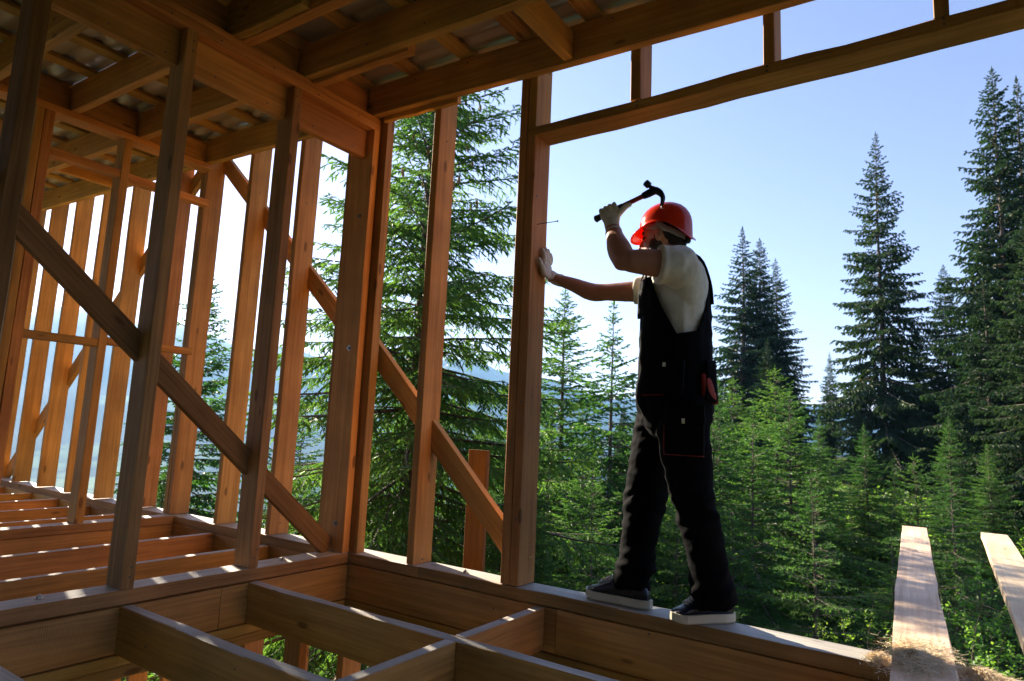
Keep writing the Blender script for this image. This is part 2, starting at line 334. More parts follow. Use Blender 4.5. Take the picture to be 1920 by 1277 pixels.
# --- interior wall between the two rooms
IW = empty('interior_stud_framing', 'stud wall between the rooms with dark weathered posts and a long diagonal brace', 'stud wall')
pl = board('sill_plate', IW, 'aged', XI - .14, XI, -5.2, YE - .003, -.06, 0, 'y', n=26)
def int_stud(y0, y1, mat='aged', x0=XI - .135, z1=2.572): return board('stud', IW, mat, x0, XI, y0, y1, .002, z1, 'z')
int_stud(.829, .889, 'dark'); int_stud(1.433, 1.486); int_stud(2.040, 2.092); int_stud(.22, .27)
for q in range(9): int_stud(-.4 - q * .58, -.35 - q * .58)
es = int_stud(2.636, 2.687, 'orange', XI - .205)
for z in (1.19, .16, 2.02): bolt(es, (XI - .075, 2.635, z), (0, -1, 0))
for a, b_ in ((2.575, 2.619), (2.621, 2.658)): board('top_plate', IW, 'brown', XI - .15, XI + (.002 if a < 2.6 else -.002), -5.2, YE - .005, a, b_, 'y', n=20)
for a, b_ in ((-.35, .22), (.27, .829), *[(-.35 - q * .58, -.40 - (q - 1) * .58) for q in range(1, 9)], (.891, 1.431), (1.488, 2.038), (2.094, 2.634)): board('header', IW, 'orange', XI - .11, XI - .06, a + .002, b_ - .002, 2.395, 2.572, 'y')
beam('brace', IW, 'dark', (XI - .112, -.35, 2.58), (XI - .112, 2.62, .02), .04, .10, up=(0, .65, .76))
bolt(pl, (XI - .07, 2.29, .001), (0, 0, 1)); bolt(pl, (XI - .09, 1.17, .001), (0, 0, 1))
for a, b_ in ((-5.2, 1.9), (1.903, YE - .004)): board('rim_board', IW, 'joist', XI - .05, XI, a, b_, -.257, -.068, 'y')
board('lower_plate', IW, 'olive', XI - .14, XI + .002, -5.2, YE - .01, -.31, -.262, 'y'); board('lower_plate', IW, 'olive', XI - .14, XI - .004, -5.2, YE - .01, -.362, -.314, 'y')
for y in (-1.2, -.6, 0, .6, 1.2, 1.8, 2.4): board('lower_stud', IW, 'brown', XI - .14, XI - .01, y, y + .05, -3.15, -.366, 'z')
board('foot_plate', IW, 'aged', XI - .14, XI, -5.2, YE - .01, -3.3, -3.153, 'y')

# --- second partition further left
X2 = -4.85
PW = empty('partition_stud_framing', 'farther stud partition with doubled studs and short horizontal rails, left of the weathered posts', 'stud wall')
board('sill_plate', PW, 'aged', X2 - .12, X2, -5.2, YE - .004, -.058, 0, 'y', n=20)
for a, b_ in (*[(-.45 - q * .6, -.4 - q * .6) for q in range(8)], (.3, .35), (.9, .95), (1.472, 1.518), (1.522, 1.58), (2.02, 2.075)): board('stud', PW, 'orange', X2 - .12, X2, a, b_, .002, 2.70, 'z')
board('top_plate', PW, 'orange', X2 - .13, X2, -5.2, YE - .004, 2.703, 2.748, 'y', n=20); 
for a, b_, z in ((1.582, 2.018, 2.41), (2.077, 2.688, 2.405), (1.582, 2.018, 1.19), (2.077, 2.688, 1.21)): board('rail', PW, 'orange', X2 - .09, X2 - .005, a, b_, z, z + .052, 'y')
board('rim_board', PW, 'joist', X2 - .05, X2 - .004, -5.2, YE - .004, -.257, -.062, 'y')
board('lower_plate', PW, 'olive', X2 - .13, X2, -5.2, YE - .01, -.31, -.262, 'y')
for y in (-1.2, -.6, 0, .6, 1.2, 1.8, 2.4): board('lower_stud', PW, 'brown', X2 - .13, X2 - .01, y, y + .05, -3.25, -.314, 'z')

# --- floor joists
FF = empty('floor_joist_framing', 'open grid of floor joists without boards, dappled with sun patches', 'floor frame')
for xb in (-3.69, -4.315, -5.57, -6.20, -6.83, -7.43, -8.12, -8.75, -9.4): board('joist', FF, 'joist', xb - .05, xb, -5.2, YE, -.255, -.062, 'y', n=18)
for y0 in (2.044, 1.44, .835, .23, -.37, -.97, -1.57, -2.17, -2.77, -3.37, -3.97, -4.57): board('joist', FF, 'joist' if y0 != 2.044 else 'olive', XI + .003, 1.9, y0, y0 + .052, -.255, -.063, n=22, warp=.0035)
for a, b_ in ((1.495, 2.041), (2.099, YE - .001), (.89, 1.437)): board('blocking', FF, 'joist', -1.662, -1.61, a, b_, -.25, -.066, 'y')
board('blocking', FF, 'joist', -.3, -.25, 2.099, YE - .001, -.25, -.066, 'y')

# --- roof
RF = empty('roof_framing', 'low sloping roof of rafters and battens overhead carrying corrugated metal sheets', 'roof')
def rafter(x0, x1, y0, y1, dz=0, h=.195, mat='olive', name='rafter'):
    return beam(name, RF, mat, (x0, (y0 + y1) / 2, rz(x0) + dz + h / 2), (x1, (y0 + y1) / 2, rz(x1) + dz + h / 2), y1 - y0, h, n=20, warp=.003)
XE, XF = -10.8, 2.4
rafter(XE, XI - .1, 2.635, 2.685); rafter(-3.1, XF, 2.618, 2.668)
rafter(XE, XI - .08, 2.10, 2.155); rafter(-3.04, XF, 2.10, 2.150); rafter(-3.04, -2.2, 2.153, 2.203, -.018, .12, 'orange')
rafter(XE, XI - .08, 1.662, 1.712); rafter(-3.04, -2.395, 1.655, 1.703); rafter(-3.04, XF, 1.706, 1.764, -.005, .19, 'brown')
for y0 in (1.2, .72, .22, *[-.28 - .5 * q for q in range(10)]): rafter(XE, XI + .3, y0, y0 + .052); rafter(-3.04, XF, y0 + .054, y0 + .104)
rafter(-2.9, -2.3, 2.67, 2.70, -.028, .05, 'orange', 'packing_strip')
ys = (-.676, -.176, .324, .824, 1.304, 1.652), (.0,)
for xx, mt in ((XI - .10, 'brown'), (X2 - .06, 'brown')):
    yb = [(-.67, -.28), (-.17, .22), (.33, .72), (.83, 1.2), (1.31, 1.652), (1.768, 2.095), (2.21, 2.615)] if xx > -4 else [(-.22, .22), (.28, .72), (.78, 1.2), (1.255, 1.66), (1.715, 2.098), (2.158, 2.632)]
    for a, b_ in yb: board('blocking', RF, mt, xx, xx + .04, a + .003, b_ - .003, rz(xx) + .003 if xx > -4 else 2.752, rz(xx) + .165, 'y')
board('blocking', RF, 'olive', -1.565, -1.515, 2.155, 2.616, rz(-1.54) + .002, rz(-1.54) + .15, 'y')
board('blocking', RF, 'orange', -6.45, -6.40, 2.16, 2.632, rz(-6.4) + .01, rz(-6.4) + .16, 'y')
board('blocking', RF, 'orange', -7.65, -7.60, 1.715, 2.098, rz(-7.6) + .01, rz(-7.6) + .16, 'y')
xb = XE + .1
bl = []
while xb < XF:
    bl.append(xb); xb += .4
bl = [q - ((q + 2.66) % .4 if (q + 2.66) % .4 < .2 else (q + 2.66) % .4 - .4) for q in bl]
for q in bl:
    o = board('batten', RF, 'olive', q, q + .095, -5.3, 2.80, rz(q) + .198, rz(q) + .224, 'y', n=14)
# corrugated sheets, ribs run down the slope
def sheet(ya, yb, lift):
    prof = []; y = ya; P = .145
    while y < yb - 1e-6:
        prof += [(y, 0), (y + .075, 0), (y + .09, .018), (y + .13, .018)]; y += P
    prof.append((min(y, yb + .02), 0))
    prof = np.array(prof); xs = np.linspace(XE - .1, XF + .1, 24); V = []
    for q in xs: V.append(np.column_stack([np.full(len(prof), q), prof[:, 0], rz(q) + .228 + prof[:, 1] + lift]))
    k = len(prof); V = np.vstack(V); V2 = V + (0, 0, .0012)
    i, j = np.meshgrid(np.arange(len(xs) - 1), np.arange(k - 1), indexing='ij'); F = np.stack([i * k + j, i * k + j + 1, (i + 1) * k + j + 1, (i + 1) * k + j], -1).reshape(-1, 4)
    me = fast_mesh('roof_sheet', np.vstack([V, V2]), np.vstack([F, F[:, ::-1] + len(V)]), [M['sheet']]); obj('roof_sheet', me, RF)
for k in range(7): sheet(-5.27 + k * 1.16, -5.27 + (k + 1) * 1.16, .0015 * (k % 2))

# --- loose boards resting on the sill
o = beam('loose_board', None, 'pale', (-.339, 6.70, .046), (.092, -1.6, .027), .178, .05, n=26, warp=.004); o.location.x += 0
tag(o, 'rough sawn board with tow heaped on it, pointing out to the forest', 'board')
o = beam('loose_board', None, 'pale', (.212, 6.80, .046), (.30, -1.6, .030), .178, .05, n=26, warp=.003)
tag(o, 'pale smooth board at the right edge pointing out to the forest, no tow on it', 'board')
# nail half driven into the jack stud
def tube(pts, rad, seg=8, cap=True):
    pts = [Vector(p) for p in pts]; V = []; F = []
    if not hasattr(rad, '__len__'): rad = [rad] * len(pts)
    up = Vector((0, 0, 1)); t0 = (pts[-1] - pts[0]).normalized()
    if abs(t0.z) > .9: up = Vector((0, 1, 0))
    for k, p in enumerate(pts):
        t = (pts[min(k + 1, len(pts) - 1)] - pts[max(k - 1, 0)]).normalized(); s = up.cross(t).normalized(); u = t.cross(s)
        for q in range(seg):
            a = 2 * math.pi * q / seg; V.append(p + s * math.cos(a) * rad[k] + u * math.sin(a) * rad[k])
    for k in range(len(pts) - 1):
        for q in range(seg): F.append((k * seg + q, k * seg + (q + 1) % seg, (k + 1) * seg + (q + 1) % seg, (k + 1) * seg + q))
    if cap: F.append(tuple(range(seg - 1, -1, -1))); F.append(tuple(range((len(pts) - 1) * seg, len(pts) * seg)))
    return V, F
def pymesh(name, parts, mat, smooth=False):
    V = []; F = []
    for v, f in parts:
        k = len(V); V += [tuple(q) for q in v]; F += [tuple(i + k for i in q) for q in f]
    me = bpy.data.meshes.new(name); me.from_pydata(V, [], F); me.materials.append(mat); me.update()
    if smooth: me.shade_smooth()
    return me
def nail_heads(parent, pts, nrm):
    for q in pts:
        me = pymesh('nail_head', [tube([Vector(q) - Vector(nrm) * .002, Vector(q) + Vector(nrm) * .0015], .0045, 8)], M['nail']); obj('nail_head', me, parent)
rn = random.Random(2)
for x in (-1.205, -.595, .017): nail_heads(EW, [(x + rn.uniform(-.01, .01), YE - .0005, 2.31 + dz) for dz in (-.01, .012)], (0, -1, 0))
for z in (.35, .95, 1.6, 2.1): nail_heads(EW, [(-1.79 + rn.uniform(-.01, .01), YE - .0005, z + rn.uniform(-.1, .1))], (0, -1, 0)); nail_heads(EW, [(-1.7645, YE + .03 + rn.uniform(0, .09), z + rn.uniform(-.15, .15))], (1, 0, 0))
for x in (-2.44, -3.70, -4.255 - .045, -4.925): nail_heads(EW, [(x + .0006, YE + .04 + rn.uniform(0, .07), z + rn.uniform(-.1, .1)) for z in (.06, 2.35)], (1, 0, 0))
for y in (1.459, 2.066): nail_heads(IW, [(XI + .0006, y + rn.uniform(-.012, .012), z) for z in (.05, .09, 2.47, 2.52)], (1, 0, 0))
for y in (.5, .75, 1.1, 1.35, 1.6, 1.9, 2.2, 2.5): nail_heads(IW, [(XI + .0026, y, 2.597 + rn.uniform(-.01, .01)), (XI - .0594, y + .02, 2.43)], (1, 0, 0))
for x in (-1.64, -.27): nail_heads(FF, [(x, 2.0435, -.10), (x, 2.0435, -.2)], (0, -1, 0))
for x in (-2.7, -2.1, -1.3, -.6): nail_heads(FF, [(x, 1.4395, -.16 + rn.uniform(-.05, .05)), (x + .2, YE + .0015, -.12 + rn.uniform(-.05, .05))], (0, -1, 0))
for x in (-2.6, -2.2, -1.7, -1.3, -.9): nail_heads(RF, [(x, 2.6175, rz(x) + .16), (x + .15, 2.0995, rz(x) + .05)], (0, -1, 0))
me = pymesh('nail', [tube([(-1.79, 2.74, 1.812), (-1.643, 2.738, 1.809)], .0022), tube([(-1.643, 2.738, 1.809), (-1.640, 2.738, 1.809)], .0055)], M['nail'])
tag(obj('nail', me), 'long dark nail sticking out of the doubled stud in front of the worker', 'nail')

# tow / jute fibre heap where the board crosses the sill
rg = np.random.RandomState(3); V = []; F = []
def fibres(cx, cy, sx, sy, z0, hgt, N):
    for k in range(N):
        a, r = rg.rand() * 6.28, abs(rg.randn()) * .6
        p = np.array([cx + math.cos(a) * r * sx, cy + math.sin(a) * r * sy, z0 + rg.rand() * hgt * max(0, 1 - r * .55)])
        th = rg.rand() * 6.28; cur = rg.randn() * 25; el = rg.randn() * .25; w = .0005; st = .007
        b0 = len(V); m_ = 5
        for q in range(m_):
            nx, ny = -math.sin(th) * w, math.cos(th) * w
            V.append((p[0] - nx, p[1] - ny, p[2])); V.append((p[0] + nx, p[1] + ny, p[2] + w))
            p = p + np.array([math.cos(th), math.sin(th), el]) * st; th += cur * st; el -= .08; p[2] = max(p[2], z0 + .001)
            if q: F.append((b0 + 2 * q - 2, b0 + 2 * q, b0 + 2 * q + 1, b0 + 2 * q - 1))
fibres(-.14, 2.62, .085, .20, .057, .020, 9000)
fibres(-.26, 2.70, .035, .06, .001, .03, 1300); fibres(.03, 2.76, .09, .05, .001, .03, 2200)
me = fast_mesh('tow', V, F, [M['tow']])
to = tag(obj('tow_heap', me), 'straw coloured tow fibres heaped over the rough board where it crosses the sill', 'tow fibre')

# ------------------------------------------------------------------ the worker
def loft(rings, seg=20, cap=True):
    """rings: (centre, U vector, V vector); closed tube through the ellipses"""
    V = []; F = []
    for c, U, W in rings:
        for q in range(seg):
            a = 2 * math.pi * q / seg; V.append(tuple(Vector(c) + Vector(U) * math.cos(a) + Vector(W) * math.sin(a)))
    for k in range(len(rings) - 1):
        for q in range(seg): F.append((k * seg + q, k * seg + (q + 1) % seg, (k + 1) * seg + (q + 1) % seg, (k + 1) * seg + q))
    if cap: F.append(tuple(range(seg - 1, -1, -1))); F.append(tuple(range((len(rings) - 1) * seg, len(rings) * seg)))
    return V, F
def limb(pts, rad, side=(0, 1, 0), seg=18, sub=4, round_ends=True):
    """smooth tapered limb; rad entries are r or (r_side, r_other)"""
    P = [Vector(p) for p in pts]; Rr = [r if isinstance(r, tuple) else (r, r) for r in rad]
    def cr(a, b, c, d, t): return 0.5 * ((2 * b) + (c - a) * t + (2 * a - 5 * b + 4 * c - d) * t * t + (3 * b - a - 3 * c + d) * t ** 3)
    Q = []; q_r = []; n_ = len(P)
    for k in range(n_ - 1):
        i0, i3 = max(k - 1, 0), min(k + 2, n_ - 1)
        for s_ in range(sub):
            t = s_ / sub; Q.append(cr(P[i0], P[k], P[k + 1], P[i3], t)); q_r.append(tuple(cr(Rr[i0][c], Rr[k][c], Rr[k + 1][c], Rr[i3][c], t) for c in (0, 1)))
    Q.append(P[-1]); q_r.append(Rr[-1]); rings = []; m_ = len(Q); sv_ = Vector(side)
    for k in range(m_):
        t = (Q[min(k + 1, m_ - 1)] - Q[max(k - 1, 0)]).normalized(); U = (sv_ - t * sv_.dot(t)).normalized(); W = t.cross(U)
        rings.append((Q[k], U * q_r[k][0], W * q_r[k][1], t))
    out = [(c, U, W) for c, U, W, t in rings]
    if round_ends:
        c, U, W, t = rings[0]; r0 = min(U.length, W.length)
        out = [(c - t * r0 * .62, U * .35, W * .35), (c - t * r0 * .4, U * .72, W * .72)] + out
        c, U, W, t = rings[-1]; r1 = min(U.length, W.length)
        out += [(c + t * r1 * .4, U * .72, W * .72), (c + t * r1 * .62, U * .35, W * .35)]
    return loft(out, seg)
def ell(c, A, B, Cc, n=12, seg=18):
    c, A, B, Cc = Vector(c), Vector(A), Vector(B), Vector(Cc); r = []
    for k in range(n):
        p = math.pi * (k + .5) / n; r.append((c - Cc * math.cos(p), A * math.sin(p), B * math.sin(p)))
    return loft(r, seg)
def fuse(name, parts, mat, voxel=.008, smooth_it=6, disp=None, parent=None, factor=.5):
    me = pymesh(name + '_src', parts, mat)
    bm = bmesh.new(); bm.from_mesh(me); bmesh.ops.recalc_face_normals(bm, faces=bm.faces); bm.to_mesh(me); bm.free()
    o = bpy.data.objects.new(name + '_src', me); COL.objects.link(o)
    r = o.modifiers.new('r', 'REMESH'); r.mode = 'VOXEL'; r.voxel_size = voxel
    s_ = o.modifiers.new('s', 'SMOOTH'); s_.iterations = smooth_it; s_.factor = factor
    bpy.context.view_layer.update(); dg = bpy.context.evaluated_depsgraph_get()
    m2 = bpy.data.meshes.new_from_object(o.evaluated_get(dg)); m2.name = name
    bpy.data.objects.remove(o); m2.materials.clear(); m2.materials.append(mat)
    if disp:
        n_ = len(m2.vertices); co = np.empty(n_ * 3, np.float32); m2.vertices.foreach_get('co', co); co = co.reshape(-1, 3)
        no = np.empty(n_ * 3, np.float32); m2.vertices.foreach_get('normal', no); no = no.reshape(-1, 3)
        co = disp(co, no); m2.vertices.foreach_set('co', co.astype(np.float32).ravel()); m2.update()
    m2.shade_smooth()
    return obj(name, m2, parent)
def nz(co, sc, off=0):
    return np.array([noise.noise(Vector((p[0] * sc[0] + off, p[1] * sc[1], p[2] * sc[2]))) for p in co])
V3 = Vector
WK = empty('person', 'worker in red helmet, white t-shirt and black overalls standing on the sill, hammer raised', 'person', (-1.02, 2.76, 0))
def wp(o):
    o.parent = WK; o.matrix_parent_inverse = Matrix.Translation((1.02, -2.76, 0)); return o

# frames
hF = V3((-.985, .10, -.05)).normalized(); hS = V3((0, 0, 1)).cross(hF).normalized(); hU = hF.cross(hS) * -1
if hU.z < 0: hU = -hU
HC = V3((-1.086, 2.765, 1.655)); k_ = 1.02
def H(f, s, u): return HC + (hF * f + hS * s + hU * u) * k_
def HE(f, s, u, rf, rs, ru, n=12): return ell(H(f, s, u), hF * rf * k_, hS * rs * k_, hU * ru * k_, n)
cF = V3((-.86, -.5, 0)).normalized(); cS = V3((0, 0, 1)).cross(cF)      # chest: turned towards the room
pF = V3((-.975, -.22, 0)).normalized(); pS = V3((0, 0, 1)).cross(pF)
# joints
LS = V3((-.955, 2.60, 1.462)); LE = V3((-1.142, 2.44, 1.472)); LW = V3((-1.252, 2.575, 1.665))
RSh = V3((-1.165, 2.955, 1.455)); RE = V3((-1.475, 2.93, 1.462)); RW = V3((-1.715, 2.855, 1.540))
head = [HE(-.012, 0, .028, .098, .077, .105), HE(.028, 0, -.04, .068, .060, .085), HE(.052, 0, -.088, .032, .038, .026),
        limb([H(.088, 0, .018), H(.103, 0, -.012), H(.118, 0, -.032)], [.010, .0125, .0135], hS, 10), HE(.100, 0, -.036, .014, .019, .010, 8), HE(.072, 0, .03, .024, .052, .012, 8),
        HE(.086, 0, -.058, .011, .022, .006, 8), HE(.083, 0, -.070, .012, .02, .006, 8), HE(.05, .038, -.018, .03, .018, .02, 8), HE(.05, -.038, -.018, .03, .018, .02, 8),
        limb([H(-.035, 0, -.07), H(-.045, 0, -.12), V3((-1.03, 2.78, 1.50)), V3((-1.03, 2.78, 1.44))], [(.056, .062), (.06, .064), (.075, .07), (.12, .09)], hS)]
for sg in (1, -1):
    head.append(ell(H(-.016, sg * .081, -.010), hF * .020 + hU * .004, hS * .006, hU * .034, 10)); head.append(ell(H(-.021, sg * .087, -.006), hF * .013, hS * .006, hU * .026, 8))
arms = [limb([LS + V3((.0, .05, -.01)), LS, (LS + LE) / 2 + V3((0, 0, .004)), LE + V3((.02, .02, .0))], [.055, .060, (.058, .054), (.047, .047)], (0, 0, 1)),
        limb([LE + V3((.01, .015, -.006)), LE.lerp(LW, .3) + V3((.004, 0, .0)), LE.lerp(LW, .65), LW, LW + (LW - LE) * .12], [(.049, .046), (.053, .047), (.042, .038), (.034, .028), (.032, .027)], (1, 0, 0)),
        limb([RSh + V3((.05, -.06, 0)), RSh, RSh.lerp(RE, .5) + V3((0, 0, -.004)), RE], [.066, .06, (.052, .052), (.042, .044)], (0, 0, 1)),
        limb([RE + V3((.03, 0, -.002)), RE + V3((-.055, -.01, .004)), RE.lerp(RW, .6) + V3((0, 0, -.004)), RW, RW + (RW - RE) * .1], [(.043, .043), (.047, .046), (.037, .036), (.028, .031), (.027, .03)], (0, 0, 1))]
torso = [limb([V3((-1.03, 2.78, .92)), V3((-1.03, 2.78, 1.1)), V3((-1.035, 2.78, 1.3)), V3((-1.04, 2.78, 1.43))], [(.13, .10), (.13, .10), (.145, .10), (.12, .08)], cS)]
def skin_d(co, no): return co + no * (nz(co, (60, 60, 60)) * .0006)[:, None]
wp(fuse('body', head + arms + torso, M['skin'], .005, 6, skin_d))
# beard, brows, eyes, hair
def beard_d(co, no): return co + no * (nz(co, (130, 130, 130)) * .0016)[:, None]
wp(fuse('beard', [HE(.036, 0, -.080, .056, .055, .045), HE(.062, 0, -.098, .03, .034, .03), HE(.012, .052, -.052, .034, .018, .05), HE(.012, -.052, -.052, .034, .018, .05), HE(-.002, .068, -.012, .012, .008, .045), HE(-.002, -.068, -.012, .012, .008, .045), HE(.091, 0, -.048, .009, .026, .005, 8)], M['hair'], .004, 2, beard_d))
wp(fuse('hair', [HE(-.034, 0, .024, .086, .0765, .085), HE(-.066, 0, -.03, .042, .058, .045)], M['hair'], .005, 2, beard_d))
for sg in (1, -1):
    wp(obj('eyebrow', pymesh('eyebrow', [limb([H(.09, sg * .014, .022), H(.085, sg * .032, .028), H(.07, sg * .048, .022)], [.0035, .005, .003], (0, 0, 1), 8, 2)], M['hair'], True)))
    wp(obj('eye', pymesh('eye', [ell(H(.076, sg * .031, .002), hF * .012, hS * .015, hU * .007, 8)], M['eye'], True)))
# t-shirt
def cloth(amp, sc):
    def f(co, no):
        a = nz(co, sc); b_ = nz(co, (sc[0] * 2.3, sc[1] * 2.3, sc[2] * 2.3), 7)
        return co + no * ((1 - np.abs(a) * 2.6) * amp + b_ * amp * .5)[:, None]
    return f
sh = [limb([V3((-1.03, 2.78, .98)), V3((-1.02, 2.78, 1.1)), V3((-1.025, 2.78, 1.26)), V3((-1.03, 2.78, 1.40)), V3((-1.03, 2.78, 1.475))], [(.14, .12), (.15, .125), (.176, .134), (.178, .130), (.13, .10)], cS),
      limb([V3((-1.03, 2.78, 1.44)), V3((-.99, 2.68, 1.475)), LS + V3((.0, .0, .005)), LS.lerp(LE, .30) + V3((.004, .004, 0))], [.10, .095, .081, .077], (0, 0, 1), round_ends=False),
      limb([V3((-1.03, 2.78, 1.44)), V3((-1.1, 2.88, 1.46)), RSh + V3((.0, .0, -.005)), RSh.lerp(RE, .42)], [.10, .088, .076, (.066, .064)], (0, 0, 1), round_ends=False),
      limb([V3((-1.03, 2.78, 1.40)), V3((-1.035, 2.775, 1.50)), V3((-1.043, 2.772, 1.533))], [(.14, .11), (.095, .085), (.074, .075)], cS, round_ends=False),
      limb([LS.lerp(LE, .27), LS.lerp(LE, .345)], [.0805, .083], (0, 0, 1), round_ends=False),
      ell(V3((-.93, 2.70, 1.40)), (.066, 0, 0), (0, .11, 0), (0, 0, .115)), ell(LS + V3((.01, .02, -.015)), (.083, 0, 0), (0, .083, 0), (0, 0, .083))]
wp(fuse('t_shirt', sh, M['shirt'], .0068, 3, cloth(.0062, (10, 10, 6))))
# overalls: legs + bib, the upper edge scooped under the arms
hipR, hipL = V3((-1.10, 2.865, .90)), V3((-.965, 2.70, .90))
lg = [limb([hipR, V3((-1.165, 2.86, .68)), V3((-1.188, 2.84, .45)), V3((-1.205, 2.81, .26)), V3((-1.212, 2.785, .075))], [(.10, .108), (.084, .092), (.076, .083), (.067, .072), (.066, .074)], (0, 1, 0), round_ends=False),
      limb([hipL, V3((-.945, 2.685, .68)), V3((-.905, 2.68, .49)), V3((-.862, 2.70, .28)), V3((-.835, 2.725, .085))], [(.10, .112), (.09, .099), (.077, .08), (.068, .07), (.066, .071)], (0, 1, 0), round_ends=False),
      limb([V3((-1.03, 2.785, .82)), V3((-1.03, 2.78, .92)), V3((-1.027, 2.78, 1.02)), V3((-1.03, 2.78, 1.14)), V3((-1.03, 2.78, 1.28)), V3((-1.035, 2.78, 1.47))], [(.165, .145), (.185, .165), (.176, .158), (.180, .155), (.195, .152), (.188, .145)], cS.lerp(pS, .5).normalized())]
def leg_folds(co, no):
    z = co[:, 2]; a = nz(co, (9, 9, 14)); b_ = nz(np.column_stack([co[:, 0] + co[:, 2] * .6, co[:, 1], co[:, 2] - co[:, 0] * .9]), (7, 6, 17), 3); c_ = nz(co, (22, 22, 22), 9)
    knee = np.exp(-((z - .45) / .12) ** 2) + 1.5 * np.exp(-((z - .13) / .08) ** 2) + .6 * np.exp(-((z - .80) / .1) ** 2) + .35
    return co + no * ((1 - 2.5 * np.abs(a)) * .0085 * knee + (1 - 2.5 * np.abs(b_)) * .0035 * knee + c_ * .0012)[:, None]
ov = fuse('overalls', lg, M['overall'], .0075, 3, leg_folds)
bm = bmesh.new(); bm.from_mesh(ov.data); kill = []; lims = {}
for v in bm.verts:
    if v.co.z < 1.05: continue
    d = V3((v.co.x + 1.03, v.co.y - 2.78, 0)); fr = d.dot(cF) / .15; sd_ = d.dot(cS) / .19; a = math.degrees(math.atan2(abs(sd_), fr))   # 0 front, 180 back
    lim = 1.435 if a < 38 else (1.435 - .26 * ((a - 38) / 42) ** .75 if a < 80 else (1.175 + .02 * (a - 80) / 40 if a < 115 else min(1.45, 1.195 + .255 * ((a - 115) / 45))))
    if v.co.z > lim + .003: kill.append(v)
    else: lims[v] = lim
bmesh.ops.delete(bm, geom=kill, context='VERTS')
for v, l_ in lims.items():
    if v.is_valid and v.is_boundary and abs(v.co.z - l_) < .02: v.co.z = l_
bm.to_mesh(ov.data); bm.free()
sl = ov.modifiers.new('thick', 'SOLIDIFY'); sl.thickness = .005; sl.offset = 1
wp(ov)
# straps over both shoulders, bib details
def strip(pts, wdt, th, side): 
    return limb(pts, [(wdt / 2, th / 2)] * len(pts), side, 10, 4, False)
for s_, nm in ((1, .105), (-1, .105)):
    b0 = V3((-1.03, 2.78, 0)) + cS * nm * s_
    pts = [b0 + cF * .150 + V3((0, 0, 1.40)), b0 + cF * .13 + V3((0, 0, 1.50)), b0 + cF * .03 + V3((0, 0, 1.553)), b0 - cF * .08 + V3((0, 0, 1.53)), b0 - cF * .135 - cS * .03 * s_ + V3((0, 0, 1.43)), b0 - cF * .152 - cS * .05 * s_ + V3((0, 0, 1.33))]
    wp(obj('strap', pymesh('strap', [strip(pts, .042, .008, cS)], M['overall'], True)))
def patch(name, mat, corners, th=.012, parent=None):
    """a sewn-on panel: four outer corners (counter-clockwise seen from outside), given thickness towards the body"""
    c = [V3(p) for p in corners]; nrm = (c[1] - c[0]).cross(c[3] - c[0]).normalized(); n_ = 6; V = []; F = []
    for i_ in range(n_ + 1):
        for j_ in range(n_ + 1):
            u_, v_ = i_ / n_, j_ / n_; p = c[0].lerp(c[1], u_).lerp(c[3].lerp(c[2], u_), v_)
            bulge = math.sin(math.pi * u_) * math.sin(math.pi * v_); V.append(p + nrm * (th * .5 * bulge + .002 * noise.noise(p * 30)))
    k0 = len(V); V += [q - nrm * th for q in V[:k0]]
    for i_ in range(n_):
        for j_ in range(n_):
            a = i_ * (n_ + 1) + j_; F.append((a, a + n_ + 1, a + n_ + 2, a + 1)); F.append((k0 + a, k0 + a + 1, k0 + a + n_ + 2, k0 + a + n_ + 1))
    edge = [j_ for j_ in range(n_)] + [i_ * (n_ + 1) + n_ for i_ in range(n_)] + [n_ * (n_ + 1) + n_ - j_ for j_ in range(n_)] + [(n_ - i_) * (n_ + 1) for i_ in range(n_)]
    for a, b_ in zip(edge, edge[1:] + edge[:1]): F.append((a, b_, k0 + b_, k0 + a))
    return wp(obj(name, pymesh(name, [(V, F)], M[mat], True)))
patch('cargo_pocket', 'pocket', [(-1.0, 2.592, .672), (-.84, 2.588, .672), (-.838, 2.584, .83), (-1.0, 2.588, .83)], .014)
patch('pocket_flap', 'pocket', [(-1.004, 2.582, .795), (-.832, 2.578, .795), (-.835, 2.580, .872), (-1.004, 2.584, .872)], .012)
patch('pocket_trim', 'trim', [(-1.004, 2.588, .668), (-.838, 2.584, .668), (-.838, 2.584, .6715), (-1.004, 2.588, .6715)], .012)
patch('pocket_trim', 'trim', [(-1.006, 2.592, .668), (-1.0035, 2.592, .668), (-1.0035, 2.590, .79), (-1.006, 2.590, .79)], .012)
patch('reflective_tag', 'reflect', [(-.921, 2.566, .797), (-.909, 2.566, .797), (-.909, 2.566, .818), (-.921, 2.566, .818)], .004)
patch('holster_pocket', 'pocket', [(-1.115, 2.605, .918), (-.925, 2.572, .915), (-.92, 2.582, 1.06), (-1.11, 2.612, 1.06)], .012)
patch('pocket_trim', 'trim', [(-1.113, 2.602, .913), (-1.01, 2.584, .913), (-1.01, 2.584, .9165), (-1.113, 2.602, .9165)], .014)
patch('reflective_tag', 'reflect', [(-1.01, 2.578, 1.033), (-.997, 2.576, 1.033), (-.997, 2.577, 1.05), (-1.01, 2.579, 1.05)], .004)
patch('side_pocket', 'trim', [(-.858, 2.660, .905), (-.820, 2.715, .885), (-.840, 2.700, 1.01), (-.868, 2.668, 1.01)], .02)
patch('side_pocket', 'trim', [(-1.222, 2.90, .86), (-1.195, 2.82, .90), (-1.20, 2.83, .965), (-1.205, 2.87, .96)], .02)
patch('tool_pocket', 'pocket', [(-.850, 2.655, .90), (-.818, 2.72, .885), (-.836, 2.74, 1.07), (-.858, 2.69, 1.07)], .012)
